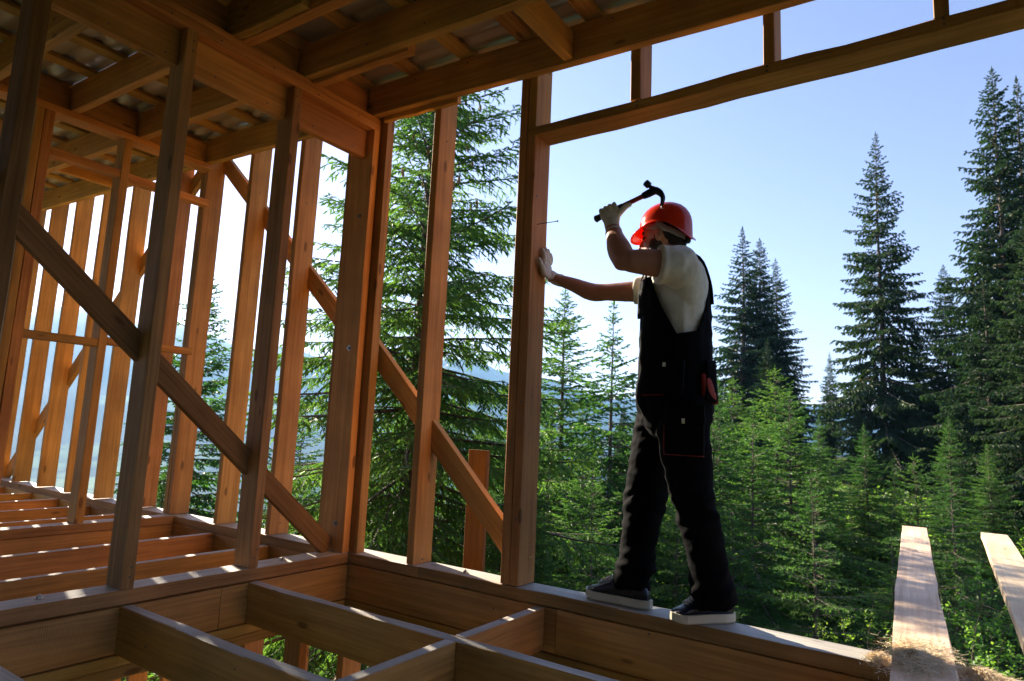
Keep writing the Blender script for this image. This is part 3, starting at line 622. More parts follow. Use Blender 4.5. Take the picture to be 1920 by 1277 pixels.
# chest pocket with a lit flap
b0 = V3((-1.03, 2.78, 0))
patch('chest_pocket', 'overall', [b0 + cF * .166 - cS * .03 + V3((0, 0, 1.27)), b0 + cF * .150 + cS * .085 + V3((0, 0, 1.27)), b0 + cF * .150 + cS * .085 + V3((0, 0, 1.40)), b0 + cF * .166 - cS * .03 + V3((0, 0, 1.40))], .010)
# helmet
def helmet():
    hc = H(-.014, 0, .050); A = hF * .121 * k_; B = hS * .101 * k_; Cc = hU * .106 * k_; V = []; F = []; na_, nr_ = 48, 14
    def rim(a):
        c = math.cos(a); front = max(0, c) ** 2.2; side = math.sin(a) ** 2; back = max(0, -c) ** 2
        ext = .011 + .040 * front + .003 * back; z = -.046 + .046 * side + .012 * front - .040 * back
        return ext, z
    for lay in (0, 1):
        sc_ = 1 - .022 * lay
        for r_ in range(nr_ + 1):
            for q in range(na_):
                a = 2 * math.pi * q / na_; ext, z = rim(a)
                if r_ <= nr_ - 3:
                    t = r_ / (nr_ - 3); lowz = z * k_ / (.106 * k_); th = t * (math.pi / 2 - math.asin(max(-.95, lowz)) ) ; sx_ = math.sin(th) ** .9 if th < 1.57 else 1 - (th - 1.57) * .02
                    ridge = 1 + .02 * math.exp(-(math.sin(a) / .22) ** 2) * math.sin(min(th, 1.57)) * 1.0
                    p = hc + (A * math.cos(a) * sx_ + B * math.sin(a) * sx_) * sc_ + Cc * math.cos(th) * ridge * sc_
                else:
                    t = (r_ - (nr_ - 3)) / 3; d = (hF * math.cos(a) * 1.0 + hS * math.sin(a)).normalized()
                    base = hc + (A * math.cos(a) + B * math.sin(a)) * .985 + hU * z * k_
                    p = base + d * ext * t * k_ - hU * (.004 + .22 * ext) * t * k_ - hU * .0012 * lay
                V.append(p)
    n1 = (nr_ + 1) * na_
    for lay in (0, 1):
        for r_ in range(nr_):
            for q in range(na_):
                a = lay * n1 + r_ * na_ + q; b_ = lay * n1 + r_ * na_ + (q + 1) % na_; f = (a, b_, b_ + na_, a + na_); F.append(f if lay == 0 else f[::-1])
    for q in range(na_):
        a = nr_ * na_ + q; b_ = nr_ * na_ + (q + 1) % na_; F.append((a, b_, b_ + n1, a + n1))
    return V, F
hm_ = wp(obj('helmet', pymesh('helmet', [helmet()], M['helmet'], True)))
band = []
for q in range(25):
    a = 2 * math.pi * q / 24; band.append(H(-.012 + .103 * math.cos(a), .084 * math.sin(a), .024 + .036 * math.cos(a) - (.03 if math.cos(a) < -.5 else 0) * (-math.cos(a) - .5)))
hb = obj('suspension_band', pymesh('suspension_band', [limb(band, [(.013, .0018)] * 25, (0, 0, 1), 8, 2, False)], M['grey_plastic'], True)); wp(hb)
nb_ = [H(-.01, .088, .045), H(-.05, .082, .015), H(-.085, .055, -.012), H(-.108, 0, -.028), H(-.085, -.055, -.012), H(-.05, -.082, .015)]
wp(obj('nape_strap', pymesh('nape_strap', [limb(nb_, [(.011, .002)] * 6, (0, 0, 1), 8, 4, False)], M['grey_plastic'], True)))
wp(obj('ratchet_knob', pymesh('ratchet_knob', [ell(H(-.118, 0, -.035), hF * .012, hS * .02, hU * .02, 8)], M['grip'], True)))

# gloves and hammer
hb0, hb1 = V3((-1.343, 2.585, 1.728)), V3((-1.085, 2.640, 1.836)); hx = (hb1 - hb0).normalized()
gc = hb0.lerp(hb1, .25)                                  # centre of the grip
toW = (LW + V3((.004, 0, .01)) - gc); pd = (toW - hx * toW.dot(hx)).normalized(); qd = hx.cross(pd)       # pd: from handle to wrist
if qd.y > 0: qd = -qd                                   # qd points to the room side
g = [limb([LW + (LE - LW) * .12, LW, LW.lerp(gc, .4), gc + pd * .030], [(.036, .030), (.034, .028), (.037, .027), (.043, .024)], hx.lerp(V3((1, 0, 0)), .4)),
     ell(gc + pd * .022 + qd * .012 - hx * .004, hx * .045, pd * .032, qd * .020)]
for k in range(4):                                       # four fingers curled round the handle
    o1 = gc + hx * (-.036 + .0235 * k); rr_ = .0265 + (.0015 if k in (1, 2) else 0); an0, an1 = (100, -140)
    pts = []
    for t in range(8):
        a = math.radians(an0 + (an1 - an0) * t / 7 - 90); pts.append(o1 + (qd * math.cos(a) * -1 + pd * math.sin(a) * -1) * rr_ + hx * .002 * t * (1.5 - k) / 8)
    g.append(limb(pts, [.0125, .0128, .0125, .012, .0118, .0112, .0105, .0095], hx, 12, 3))
g.append(limb([gc + pd * .035 + hx * .03 + qd * .004, gc + pd * .030 + hx * .055 + qd * .01, gc + pd * .022 + hx * .078 + qd * .012, gc + pd * .021 + hx * .098 + qd * .010], [.0165, .014, .0125, .0105], qd, 12, 3))
wp(fuse('glove', g, M['glove'], .0028, 3))
wp(obj('glove_cuff', pymesh('glove_cuff', [limb([LW + (LE - LW) * .16, LW + (LE - LW) * .10], [(.0385, .0325), (.0375, .032)], hx.lerp(V3((1, 0, 0)), .4), 20, 3, False)], M['glove'], True)))
# flat hand pressed on the stud
px = -1.765
pc = V3((px + .022, 2.815, 1.585))
g = [limb([RW + (RE - RW) * .14, RW, RW + V3((-.018, -.012, .018)), pc + V3((.004, 0, -.02)), pc + V3((0, 0, .02))], [(.031, .034), (.029, .032), (.034, .028), (.042, .019), (.041, .017)], (0, 1, 0))]
for k, (dy, l) in enumerate(((-.031, .066), (-.0105, .078), (.0105, .074), (.030, .058))):
    b0 = pc + V3((0, dy, .035)); g.append(limb([b0, b0 + V3((.003, dy * .12, l * .38)), b0 + V3((-.001, dy * .2, l * .72)), b0 + V3((-.007, dy * .25, l))], [.0125, .012, .0112, .0095], (0, 1, 0), 12, 3))
g.append(limb([pc + V3((.003, -.030, -.03)), pc + V3((.006, -.052, -.004)), pc + V3((.001, -.066, .022)), pc + V3((-.006, -.072, .040))], [.016, .0135, .012, .0105], (1, 0, 0), 12, 3))
wp(fuse('glove', g, M['glove'], .0028, 3))

HM = empty('hammer', 'claw hammer with red handle and black head held up in the gloved hand', 'hammer', tuple(gc))
def hp(name, parts, mat, smooth=True):
    o = obj(name, pymesh(name, parts, M[mat], smooth)); o.parent = HM; o.matrix_parent_inverse = Matrix.Translation(-gc); return o
hv = V3((0, 0, 1)) - hx * hx.z; hv.normalize(); hn = hx.cross(hv)
hp('grip', [limb([hb0, hb0 + hx * .02, hb0 + hx * .07, hb0 + hx * .135], [(.014, .018), (.0115, .015), (.0115, .0155), (.011, .0135)], hn)], 'grip')
hp('handle', [limb([hb0 + hx * .12, hb0 + hx * .2, hb1 - hx * .035], [(.0085, .0125), (.008, .0115), (.0085, .0125)], hn)], 'handle')
hp('neck', [limb([hb1 - hx * .05, hb1 - hx * .02, hb1 + hx * .012], [(.0115, .016), (.013, .019), (.013, .017)], hn)], 'blackmetal')
hc_ = hb1 + hx * .004
fa = (hv * .93 - hx * .36).normalized()          # towards the striking face
hp('hammer_head', [limb([hc_ - fa * .012, hc_ + fa * .012, hc_ + fa * .024, hc_ + fa * .034, hc_ + fa * .040], [.0165, .0150, .0095, .0095, .0145], hn, 14, 3, False),
                   limb([hc_ + fa * .036, hc_ + fa * .058], [.0158, .0158], hn, 16, 2, False)], 'blackmetal')
cw = []
for sg in (1, -1):
    cw.append(limb([hc_ + hx * .004 + hn * .004 * sg, hc_ + hx * .018 - hv * .020 + hn * .008 * sg, hc_ + hx * .022 - hv * .045 + hn * .011 * sg, hc_ + hx * .008 - hv * .072 + hn * .012 * sg, hc_ - hx * .005 - hv * .088 + hn * .012 * sg], [(.010, .016), (.009, .014), (.007, .010), (.005, .0055), (.003, .002)], hn, 12, 3))
hp('claw', cw, 'blackmetal')

# shoes
def shoe(org, yaw, k=1.):
    c, s_ = math.cos(yaw) * k, math.sin(yaw) * k; o0 = V3(org)
    def T(x, y, z): return o0 + V3((x * c - y * s_, x * s_ + y * c, z))
    def W(x): # half width along the length
        return float(np.interp(x, [-.155, -.145, -.10, -.03, .05, .10, .135, .152, .158], [.012, .026, .036, .034, .043, .047, .038, .02, .006]))
    xs = [-.158, -.152, -.14, -.11, -.06, 0, .05, .09, .12, .14, .152, .158]
    rings = [(T(x, -.004 if x > .05 else 0, .0185 + (.006 * ((x - .1) / .05) ** 2 if x > .1 else 0)), T(0, W(x) + .004, 0) - T(0, 0, 0), V3((0, 0, .0185))) for x in xs]
    V = []; F = []; 
    def box_ring(x):
        w_ = W(x) + .005; toe = .010 * max(0, (x - .09) / .07) ** 2; zt = .036 + toe * .6; zb = .001 + toe
        return [T(x, -w_ + .004, zb), T(x, -w_, zb + .006), T(x, -w_ + .001, zt), T(x, w_ - .001, zt), T(x, w_, zb + .006), T(x, w_ - .004, zb)]
    for x in np.linspace(-.16, .16, 33): V += box_ring(float(np.clip(x, -.159, .159)))
    for k in range(32):
        for q in range(6): F.append((k * 6 + q, k * 6 + (q + 1) % 6, k * 6 + 6 + (q + 1) % 6, k * 6 + 6 + q))
    F.append((5, 4, 3, 2, 1, 0)); F.append(tuple(192 + q for q in range(6)))
    wp(obj('shoe_sole', pymesh('shoe_sole', [(V, F)], M['sole'])))
    up = []
    for x, hgt in ((-.150, .062), (-.135, .098), (-.10, .112), (-.06, .115), (-.02, .118), (.02, .104), (.06, .084), (.10, .064), (.13, .054), (.148, .044)):
        w_ = W(x) * .98; cz = .030 + (hgt - .030) * .40; up.append((T(x, 0, cz), (T(0, w_, 0) - T(0, 0, 0)), V3((0, 0, (hgt - cz)))))
    wp(fuse('shoe_upper', [loft(up, 22)], M['leather'], .005, 2))
    lc = []
    for k in range(6):
        x = .008 + k * .0145; h = .115 - (x - .008) * .52; wd = .022 - k * .001
        lc.append(tube([T(x, -wd, h - .006), T(x + .004, 0, h + .004), T(x + .010, wd, h - .004)], .0036, 6)); lc.append(tube([T(x, wd, h - .006), T(x + .004, 0, h + .005), T(x + .010, -wd, h - .004)], .0036, 6))
    for sg in (1, -1): lc.append(tube([T(.004, 0, .121), T(-.006, sg * .018, .128), T(.004, sg * .03, .122), T(.012, sg * .034, .105)], .0022, 6))
    wp(obj('laces', pymesh('laces', lc, M['lace'], True)))
    for x in (.07, -.12):
        p_ = T(x, (W(x) + .0055), .018)
    wp(obj('sock', pymesh('sock', [limb([T(-.07, 0, .06), T(-.072, 0, .16)], [(.036, .045), (.036, .042)], (0, 1, 0))], M['hair'], True)))
shoe((-1.282, 2.775, .0015), math.radians(178))
shoe((-.890, 2.742, .0015), math.radians(226), .88)

# ------------------------------------------------------------------ vegetation
def unit(a): return a / np.maximum(np.linalg.norm(a, axis=-1, keepdims=True), 1e-9)
def needles(P0, P1, tint, K, nl, nw, rg, ang=.95):
    """needle-shaped triangles all round each shoot P0-P1"""
    n = len(P0); ax = unit(P1 - P0)
    t = np.tile((np.arange(K) + .5) / K, (n, 1)) + rg.uniform(-.4, .4, (n, K)) / K
    base = P0[:, None] + (P1 - P0)[:, None] * t[..., None]
    rv = unit(np.cross(ax[:, None], rg.randn(n, K, 3)))
    d = ax[:, None] * math.cos(ang) + rv * math.sin(ang); d[..., 2] += .15
    L = nl * rg.uniform(.75, 1.15, (n, K, 1)) * (1 - .35 * t[..., None] ** 3)
    s = unit(np.cross(d, rg.randn(n, K, 3))) * nw * .5
    V = np.stack([base - s, base + s, base + d * L], 2).reshape(-1, 3)
    F = np.arange(len(V)).reshape(-1, 3)
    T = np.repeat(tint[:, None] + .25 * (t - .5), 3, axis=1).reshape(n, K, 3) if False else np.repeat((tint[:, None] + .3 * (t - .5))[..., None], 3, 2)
    return V, F, np.clip(T.ravel(), 0, 1)
def blades(P0, P1, tint, w, rg, cross=2):
    n = len(P0); ax = unit(P1 - P0); Vs = []; Fs = []; Ts = []
    s1 = unit(np.cross(ax, rg.randn(n, 3)))
    for c in range(cross):
        s = s1 if c == 0 else np.cross(ax, s1)
        m_ = P0 + (P1 - P0) * .4; ww = w * rg.uniform(.7, 1.2, (n, 1)) * .5
        V = np.stack([P0, m_ + s * ww, P1, m_ - s * ww], 1).reshape(-1, 3); k = np.arange(n) * 4
        F = np.concatenate([np.stack([k, k + 1, k + 2], 1), np.stack([k, k + 2, k + 3], 1)])
        Ts.append(np.stack([tint - .1, tint, tint + .15, tint], 1).ravel()); Fs.append(F + sum(len(v) for v in Vs)); Vs.append(V)
    return np.vstack(Vs), np.vstack(Fs), np.clip(np.concatenate(Ts), 0, 1)
def prisms(P0, P1, r0, r1):
    """three-sided tapered twigs"""
    n = len(P0); ax = unit(P1 - P0); ref = np.tile([[.3, .2, .93]], (n, 1)); s = unit(np.cross(ax, ref)); u = np.cross(ax, s); V = []
    for P, r in ((P0, r0), (P1, r1)):
        for q in range(3):
            a = q * 2.0944; V.append(P + (s * math.cos(a) + u * math.sin(a)) * r[:, None])
    V = np.stack(V, 1).reshape(-1, 3); k = np.arange(n)[:, None] * 6; F = []
    for q in range(3):
        q2 = (q + 1) % 3; F.append(np.hstack([k + q, k + q2, k + 3 + q2])); F.append(np.hstack([k + q, k + 3 + q2, k + 3 + q]))
    return V, np.vstack(F)
def rotz(v, c, s): return np.stack([v[..., 0] * c - v[..., 1] * s, v[..., 0] * s + v[..., 1] * c, v[..., 2]], -1)

def spruce(seed, H, Rad, z0=.3, gap=.33, per=6, sgap=.08, tgap=.055, tl=.09, sec=.42, droop=.25, hang=.25, mode='needle', K=18, nl=.016, nw=.0035, bw=.03, shape=.8, bare=.0, ragged=.25, top_up=.9, tr=None, mat='spruce', core=0):
    """returns (trunk mesh, crown mesh)"""
    rg = np.random.RandomState(seed)
    segP0 = []; segP1 = []; tint = []; w0 = []; w1 = []; wr0 = []; wr1 = []
    z = z0; wob = rg.uniform(0, 6, 2); tr = tr or H * .0115 + .02
    def axis(zz): return np.array([.012 * H * .12 * math.sin(zz * .7 + wob[0]), .012 * H * .12 * math.cos(zz * .6 + wob[1]), zz])
    while z < H - .12:
        f = (H - z) / H
        Lmax = Rad * min(1, (f * 1.02) ** shape) * (1 if z > z0 + .6 else .75)
        g = gap * (.55 + .45 * min(1, f * 3)); nb = per + rg.randint(-1, 2); a0 = rg.uniform(0, 6.28)
        for b_ in range(nb):
            if rg.rand() < bare: continue
            a = a0 + b_ * 6.283 / nb + rg.randn() * .18; zb = z + rg.uniform(-.5, .5) * g
            if zb > H - .08: continue
            L = Lmax * rg.uniform(1 - ragged, 1 + ragged * .35) * (.55 if rg.rand() < .18 else 1); L = max(L, .1)
            e0 = math.radians(-12 + 62 * (1 - f) ** 1.6 * top_up + rg.randn() * 5); dr = droop * (.4 + .9 * f) * rg.uniform(.6, 1.3)
            m_ = 9; s = np.linspace(0, 1, m_); h = np.array([math.cos(a), math.sin(a)])
            bend = rg.randn() * .12
            hx = L * s * math.cos(e0); zz = L * (s * math.sin(e0) - dr * s ** 2 + dr * .75 * s ** 3.2)
            side = np.array([-h[1], h[0]]); P = np.column_stack([h[0] * hx + side[0] * bend * L * s ** 2, h[1] * hx + side[1] * bend * L * s ** 2, zz]) + axis(zb)
            rad = (.004 + .011 * L) * (1 - s * .85)
            w0.append(P[:-1]); w1.append(P[1:]); wr0.append(rad[:-1]); wr1.append(rad[1:])
            # leading needles along outer half of branch
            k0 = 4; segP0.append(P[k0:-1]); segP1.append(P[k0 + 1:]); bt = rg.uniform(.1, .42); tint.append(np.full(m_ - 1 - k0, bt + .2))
            ns = int(L * .92 / sgap)
            if ns < 1: continue
            sj = .1 + .88 * (np.arange(ns) + rg.uniform(0, 1, ns) * .6) / ns
            pj = np.stack([np.interp(sj, s, P[:, q]) for q in range(3)], 1); tj = unit(np.stack([np.interp(np.minimum(sj + .06, 1), s, P[:, q]) - np.interp(np.maximum(sj - .06, 0), s, P[:, q]) for q in range(3)], 1))
            sd = np.where(np.arange(ns) % 2 == 0, 1., -1.)
            an = np.radians(rg.uniform(42, 66, ns)) * sd
            lj = np.minimum(sec * L, .75 * sec * L * np.minimum(1, (sj - .02) * 4) * (1.05 - sj) ** .65 * rg.uniform(.65, 1.2, ns) + .05)
            dj = rotz(tj, np.cos(an), np.sin(an)); dj[:, 2] += rg.uniform(-.25, .1, ns) - hang * (1 - sj) * .5; dj = unit(dj)
            d2 = dj.copy(); d2[:, 2] -= hang + rg.uniform(0, .25, ns); d2 = unit(d2)
            mid = pj + dj * lj[:, None] * .5; end = mid + d2 * lj[:, None] * .5
            w0 += [pj, mid]; w1 += [mid, end]; wr0 += [np.full(ns, .0028), np.full(ns, .0022)]; wr1 += [np.full(ns, .0022), np.full(ns, .0012)]
            tt = np.clip(bt + rg.uniform(-.1, .15, ns), 0, 1)
            segP0 += [pj + (mid - pj) * .25, mid]; segP1 += [mid, end]; tint += [tt, tt + .22]
            nt_ = np.maximum(1, (lj / tgap).astype(int)); idx = np.repeat(np.arange(ns), nt_); c = np.concatenate([np.arange(q) for q in nt_])
            u_ = (c + .6) / nt_[idx] * .95; first = u_ < .5
            pp = np.where(first[:, None], pj[idx] + (mid - pj)[idx] * (u_ * 2)[:, None], mid[idx] + (end - mid)[idx] * ((u_ - .5) * 2)[:, None])
            dd = np.where(first[:, None], dj[idx], d2[idx]); an2 = np.radians(rg.uniform(35, 62, len(idx))) * np.where(c % 2 == 0, 1, -1)
            d3 = rotz(dd, np.cos(an2), np.sin(an2)); d3[:, 2] += rg.uniform(-.45, .15, len(idx)) - hang * .6; d3 = unit(d3)
            l3 = np.minimum(tl * rg.uniform(.6, 1.3, len(idx)), lj[idx] * .6) * (1.15 - u_ * .6)
            segP0.append(pp); segP1.append(pp + d3 * l3[:, None]); tint.append(np.clip(tt[idx] + .12 + rg.uniform(-.12, .2, len(idx)), 0, 1))
        z += g
    # leader
    segP0.append(np.array([axis(H - .25)])); segP1.append(np.array([axis(H + .12)])); tint.append(np.array([.5]))
    segP0 = np.vstack(segP0); segP1 = np.vstack(segP1); tint = np.concatenate(tint)
    if mode == 'needle':
        ln = np.linalg.norm(segP1 - segP0, axis=1); V, F, T = needles(segP0, segP1, tint, K, nl, nw, rg)
    if mode == 'needle' and core:
        Vb, Fb, Tb = blades(segP0, segP1, tint, core, rg, 1); F = np.vstack([F, Fb + len(V)]); V = np.vstack([V, Vb]); T = np.concatenate([T, Tb])
    elif mode != 'needle': V, F, T = blades(segP0, segP1, tint, bw, rg)
    w0 = np.vstack(w0); w1 = np.vstack(w1); wr0 = np.concatenate(wr0); wr1 = np.concatenate(wr1)
    Vw, Fw = prisms(w0, w1, wr0, wr1)
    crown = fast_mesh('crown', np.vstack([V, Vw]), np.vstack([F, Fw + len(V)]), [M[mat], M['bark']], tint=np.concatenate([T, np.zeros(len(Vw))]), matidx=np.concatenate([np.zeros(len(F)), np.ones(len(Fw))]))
    zs = np.linspace(-.6, H, 26); rr_ = tr * np.clip((H - zs) / H, .02, 1) ** .9; rr_[:2] *= 1.25
    v, f = tube([axis(q) for q in zs], list(rr_), 10)
    trunk = pymesh('trunk', [(v, f)], M['bark'], True)
    return trunk, crown

def tree(kind, meshes, x, y, label, group, rot=0., sc=1., cat='tree', dz=0., lean=(0, 0), wide=1.):
    z = float(terrain(x, y)) + dz
    r = empty(kind, label, cat, (x, y, z), group); r.rotation_euler = (lean[0], lean[1], rot); r.scale = (sc * wide, sc * wide, sc)
    a = obj('trunk', meshes[0], r); b_ = obj('crown', meshes[1], r)
    return r

near = spruce(11, 11.0, 3.05, z0=.35, gap=.21, per=8, sgap=.058, tgap=.04, tl=.135, sec=.48, droop=.28, hang=.34, mode='needle', K=8, nl=.021, nw=.0105, shape=.95, ragged=.27, bare=.04, top_up=.75, tr=.115, core=.024)
mid1 = spruce(21, 7.0, 2.1, z0=.2, gap=.24, per=8, sgap=.06, tgap=.055, tl=.12, sec=.46, droop=.2, hang=.2, mode='blade', bw=.034, shape=.8, ragged=.25, tr=.07)
mid2 = spruce(22, 5.0, 1.75, z0=.15, gap=.22, per=7, sgap=.055, tgap=.05, tl=.11, sec=.46, droop=.1, hang=.08, mode='blade', bw=.03, shape=.85, ragged=.42, bare=.12, tr=.04)
young = spruce(23, 3.2, 1.2, z0=.1, gap=.2, per=7, sgap=.045, tgap=.04, tl=.1, sec=.46, droop=.02, hang=0., mode='needle', K=6, nl=.022, nw=.009, shape=.9, ragged=.45, bare=.12, top_up=.8, tr=.028)
mid3 = spruce(24, 6.0, 2.0, z0=.2, gap=.24, per=8, sgap=.065, tgap=.06, tl=.13, sec=.5, droop=.15, hang=.3, mode='blade', bw=.036, shape=1.0, ragged=.4, bare=.08, tr=.055)
mid4 = spruce(25, 5.6, 2.1, z0=.15, gap=.25, per=7, sgap=.06, tgap=.055, tl=.11, sec=.48, droop=.12, hang=.1, mode='blade', bw=.03, shape=.7, ragged=.4, bare=.1, tr=.05)
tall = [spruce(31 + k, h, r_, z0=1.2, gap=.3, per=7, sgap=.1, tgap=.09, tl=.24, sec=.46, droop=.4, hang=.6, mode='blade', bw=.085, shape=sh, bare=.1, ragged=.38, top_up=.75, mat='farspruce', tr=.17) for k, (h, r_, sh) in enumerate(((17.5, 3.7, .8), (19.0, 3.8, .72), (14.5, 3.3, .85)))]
0 and print('TRIS', [len(q[1].polygons) for q in (near, mid1, mid2, young, *tall)])

tree('spruce_tree', near, -4.95, 5.35, 'large bright green spruce close behind the studs beside the bracing board', None, 1.0)
tree('spruce_tree', mid1, -12.3, 7.0, 'spruce seen between the studs of the other room, left of the large close one', 'spruces', 2., 1.07, dz=.2)
tree('spruce_tree', mid1, -7.5, 13.0, 'thin topped spruce just right of the doubled stud, behind the outstretched arm', 'spruces', .5, 1.02, wide=1.3)
tree('spruce_tree', mid3, -5.65, 11.75, 'slim spruce with a long bare tip close to the front of the overalls', 'spruces', 3.6, 1.1, wide=1.2)
tree('spruce_tree', mid2, -4.25, 8.3, 'dark low spruce behind the worker\'s legs', 'spruces', 1.6, .72)
tree('spruce_tree', near, -3.35, 5.15, 'low bright spruce branches just right of the doubled stud, in front of the darker trees', 'spruces', 2.4, .37, wide=1.15)
def tall_tree(k, x, y, ztop, label, rot, wide=1.):
    h = (17.5, 19.0, 14.5)[k]; s_ = (ztop - float(terrain(x, y))) / h
    r = tree('tall_spruce', tall[k], x, y, label, 'tall spruces', rot, s_); r.scale = (s_ * wide, s_ * wide, s_)
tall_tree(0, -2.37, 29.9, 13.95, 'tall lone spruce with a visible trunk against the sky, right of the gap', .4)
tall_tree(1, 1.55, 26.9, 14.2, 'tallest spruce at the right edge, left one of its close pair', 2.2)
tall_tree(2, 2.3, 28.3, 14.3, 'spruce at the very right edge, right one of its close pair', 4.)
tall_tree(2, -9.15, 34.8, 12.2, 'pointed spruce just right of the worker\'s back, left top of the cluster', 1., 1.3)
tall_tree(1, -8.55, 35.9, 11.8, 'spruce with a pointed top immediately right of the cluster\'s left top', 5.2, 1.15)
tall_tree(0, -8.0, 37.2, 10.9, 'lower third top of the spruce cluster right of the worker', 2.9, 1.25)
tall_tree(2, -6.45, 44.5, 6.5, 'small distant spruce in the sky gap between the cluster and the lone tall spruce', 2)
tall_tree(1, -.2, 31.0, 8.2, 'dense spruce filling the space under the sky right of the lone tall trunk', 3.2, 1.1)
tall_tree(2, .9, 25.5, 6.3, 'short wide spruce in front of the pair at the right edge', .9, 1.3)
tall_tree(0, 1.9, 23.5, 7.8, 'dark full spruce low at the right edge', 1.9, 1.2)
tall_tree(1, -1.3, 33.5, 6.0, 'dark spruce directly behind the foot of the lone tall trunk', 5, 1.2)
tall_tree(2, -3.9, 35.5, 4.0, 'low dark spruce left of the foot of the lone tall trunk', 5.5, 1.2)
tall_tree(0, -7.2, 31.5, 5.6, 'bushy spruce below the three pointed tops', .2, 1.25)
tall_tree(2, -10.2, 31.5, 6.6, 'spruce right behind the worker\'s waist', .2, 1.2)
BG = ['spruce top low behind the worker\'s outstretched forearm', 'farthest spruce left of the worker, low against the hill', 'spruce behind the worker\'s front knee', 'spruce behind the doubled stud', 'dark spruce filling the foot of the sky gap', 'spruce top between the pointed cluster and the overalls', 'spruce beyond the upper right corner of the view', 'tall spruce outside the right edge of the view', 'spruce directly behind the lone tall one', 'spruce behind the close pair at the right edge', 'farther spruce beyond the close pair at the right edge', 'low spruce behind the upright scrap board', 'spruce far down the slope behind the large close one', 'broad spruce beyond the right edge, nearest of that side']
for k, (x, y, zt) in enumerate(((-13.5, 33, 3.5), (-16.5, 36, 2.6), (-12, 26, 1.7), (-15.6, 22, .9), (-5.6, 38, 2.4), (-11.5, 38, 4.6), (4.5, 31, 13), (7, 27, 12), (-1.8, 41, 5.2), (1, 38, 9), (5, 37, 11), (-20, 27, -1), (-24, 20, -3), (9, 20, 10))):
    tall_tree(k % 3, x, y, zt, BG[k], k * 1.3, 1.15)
o_ = 0
# half grown spruces in front of the forest
for k, (x, y, sc_, m_, lb) in enumerate((
    (-3.2, 12.6, 1.40, mid2, 'light green young spruce right of the worker\'s knee, orange brown leader on top'),
    (-3.15, 15.8, 1.9, mid2, 'young spruce with its pointed tip under the cluster of tall tops'),
    (-1.65, 9.9, .48, young, 'small spruce with long upright shoots left of the rough board'),
    (-.66, 15.0, .62, mid2, 'young spruce with thin tip left of the leafy bushes'),
    (-.1, 14.3, .4, young, 'small sunlit spruce beside the leafy bush, right of the rough board'),
    (-2.3, 13.3, .25, mid2, 'low spruce between the light green one and the rough board'),
    (-4.5, 14.5, 2.2, mid1, 'full spruce directly right of the worker\'s back leg'),
    (-1.3, 17.5, .5, mid1, 'shaded spruce at the foot of the lone tall trunk'),
    (-5.6, 19.5, 2.6, mid1, 'shaded spruce below the three pointed tops, behind the young ones'),
    (.6, 18.5, .9, mid1, 'shaded spruce behind the leafy bushes'),
    (-2.5, 8.7, -1.2, young, 'little spruce just beyond the sill near the rear shoe'),
    (-.9, 11.9, -.5, young, 'little spruce behind the end of the rough board'),
    (-7.9, 10.4, .9, mid1, 'spruce between the large close one and the doubled stud'),
    (-10.0, 15.5, 1.0, mid1, 'spruce seen faintly behind the large close one'),
    (-9.6, 10.2, .3, mid1, 'spruce left behind the large close one'),
    (-6.6, 8.6, -.6, mid1, 'low spruce behind the foot of the large close one'),
    (-3.9, 10.6, .2, mid2, 'dim spruce seen between the worker\'s legs'),
    (-3.0, 10.8, -.2, mid2, 'low spruce right of the back trouser leg'),
    (-7.0, 7.3, 1.9, mid1, 'full spruce directly behind the large close one, left half'),
    (-6.0, 7.9, 1.2, mid1, 'full spruce directly behind the large close one, right half'),
    (-8.6, 6.6, 1.0, mid1, 'spruce behind the doubled corner studs'),
    (-8.6, 9.3, 2.4, mid1, 'spruce farther behind the large close one, higher top'),
    (-5.9, 10.0, .9, mid1, 'full spruce close right of the doubled stud, below the thin topped one'),
    (-5.1, 9.6, .3, mid1, 'dark spruce between the doubled stud and the front knee'),
    (-7.4, 11.3, 1.7, mid1, 'spruce half hidden behind the doubled stud'),
    (-8.8, 13.2, 1.9, mid1, 'spruce behind the stud left of the doubled one'),
    (-9.0, 17.0, 1.6, mid1, 'spruce behind the thin topped one right of the doubled stud'),
    (-6.6, 14.8, 1.3, mid1, 'spruce between the thin topped one and the slim one'),
    (-4.9, 16.5, 2.3, mid1, 'spruce at the worker\'s back, above the trouser pocket'),
    (-3.9, 18.0, 2.7, mid1, 'spruce below the lowest of the three pointed tops'),
    (-2.0, 19.5, 1.3, mid1, 'spruce under the sky gap, left of the lone tall trunk'),
    (-7.3, 18.5, 2.2, mid1, 'spruce behind the slim one, close to the overalls'),
    )):
    m_ = {id(mid1): (mid1, mid3, mid4)[k % 3], id(mid2): (mid2, mid4)[k % 2]}.get(id(m_), m_)
    hh = {id(mid1): 7.0, id(mid3): 6.0, id(mid4): 5.6, id(mid2): 5.0, id(young): 3.2}[id(m_)]; sc_ = (sc_ - float(terrain(x, y))) / hh
    tree('young_spruce', m_, x, y, lb, 'young spruces', k * 2.1, sc_, wide=rnd.uniform(1.0, 1.35), lean=(rnd.uniform(-.03, .03), rnd.uniform(-.03, .03)))
YG = ['young spruce just left of the large close one\'s foot', 'young spruce behind the large close one, farther down', 'young spruce between the studs of the other room, farther off', 'nearest young spruce outside the other room', 'young spruce lowest outside the other room, far left', 'young spruce behind the leafy bushes, in the dark', 'young spruce behind the worker\'s thighs', 'young spruce behind the scrap board, far down', 'young spruce at the right edge, behind the leafy bush', 'taller young spruce at the right edge under the close pair', 'young spruce before the dark foot of the sky gap', 'young spruce right behind the worker\'s front foot']
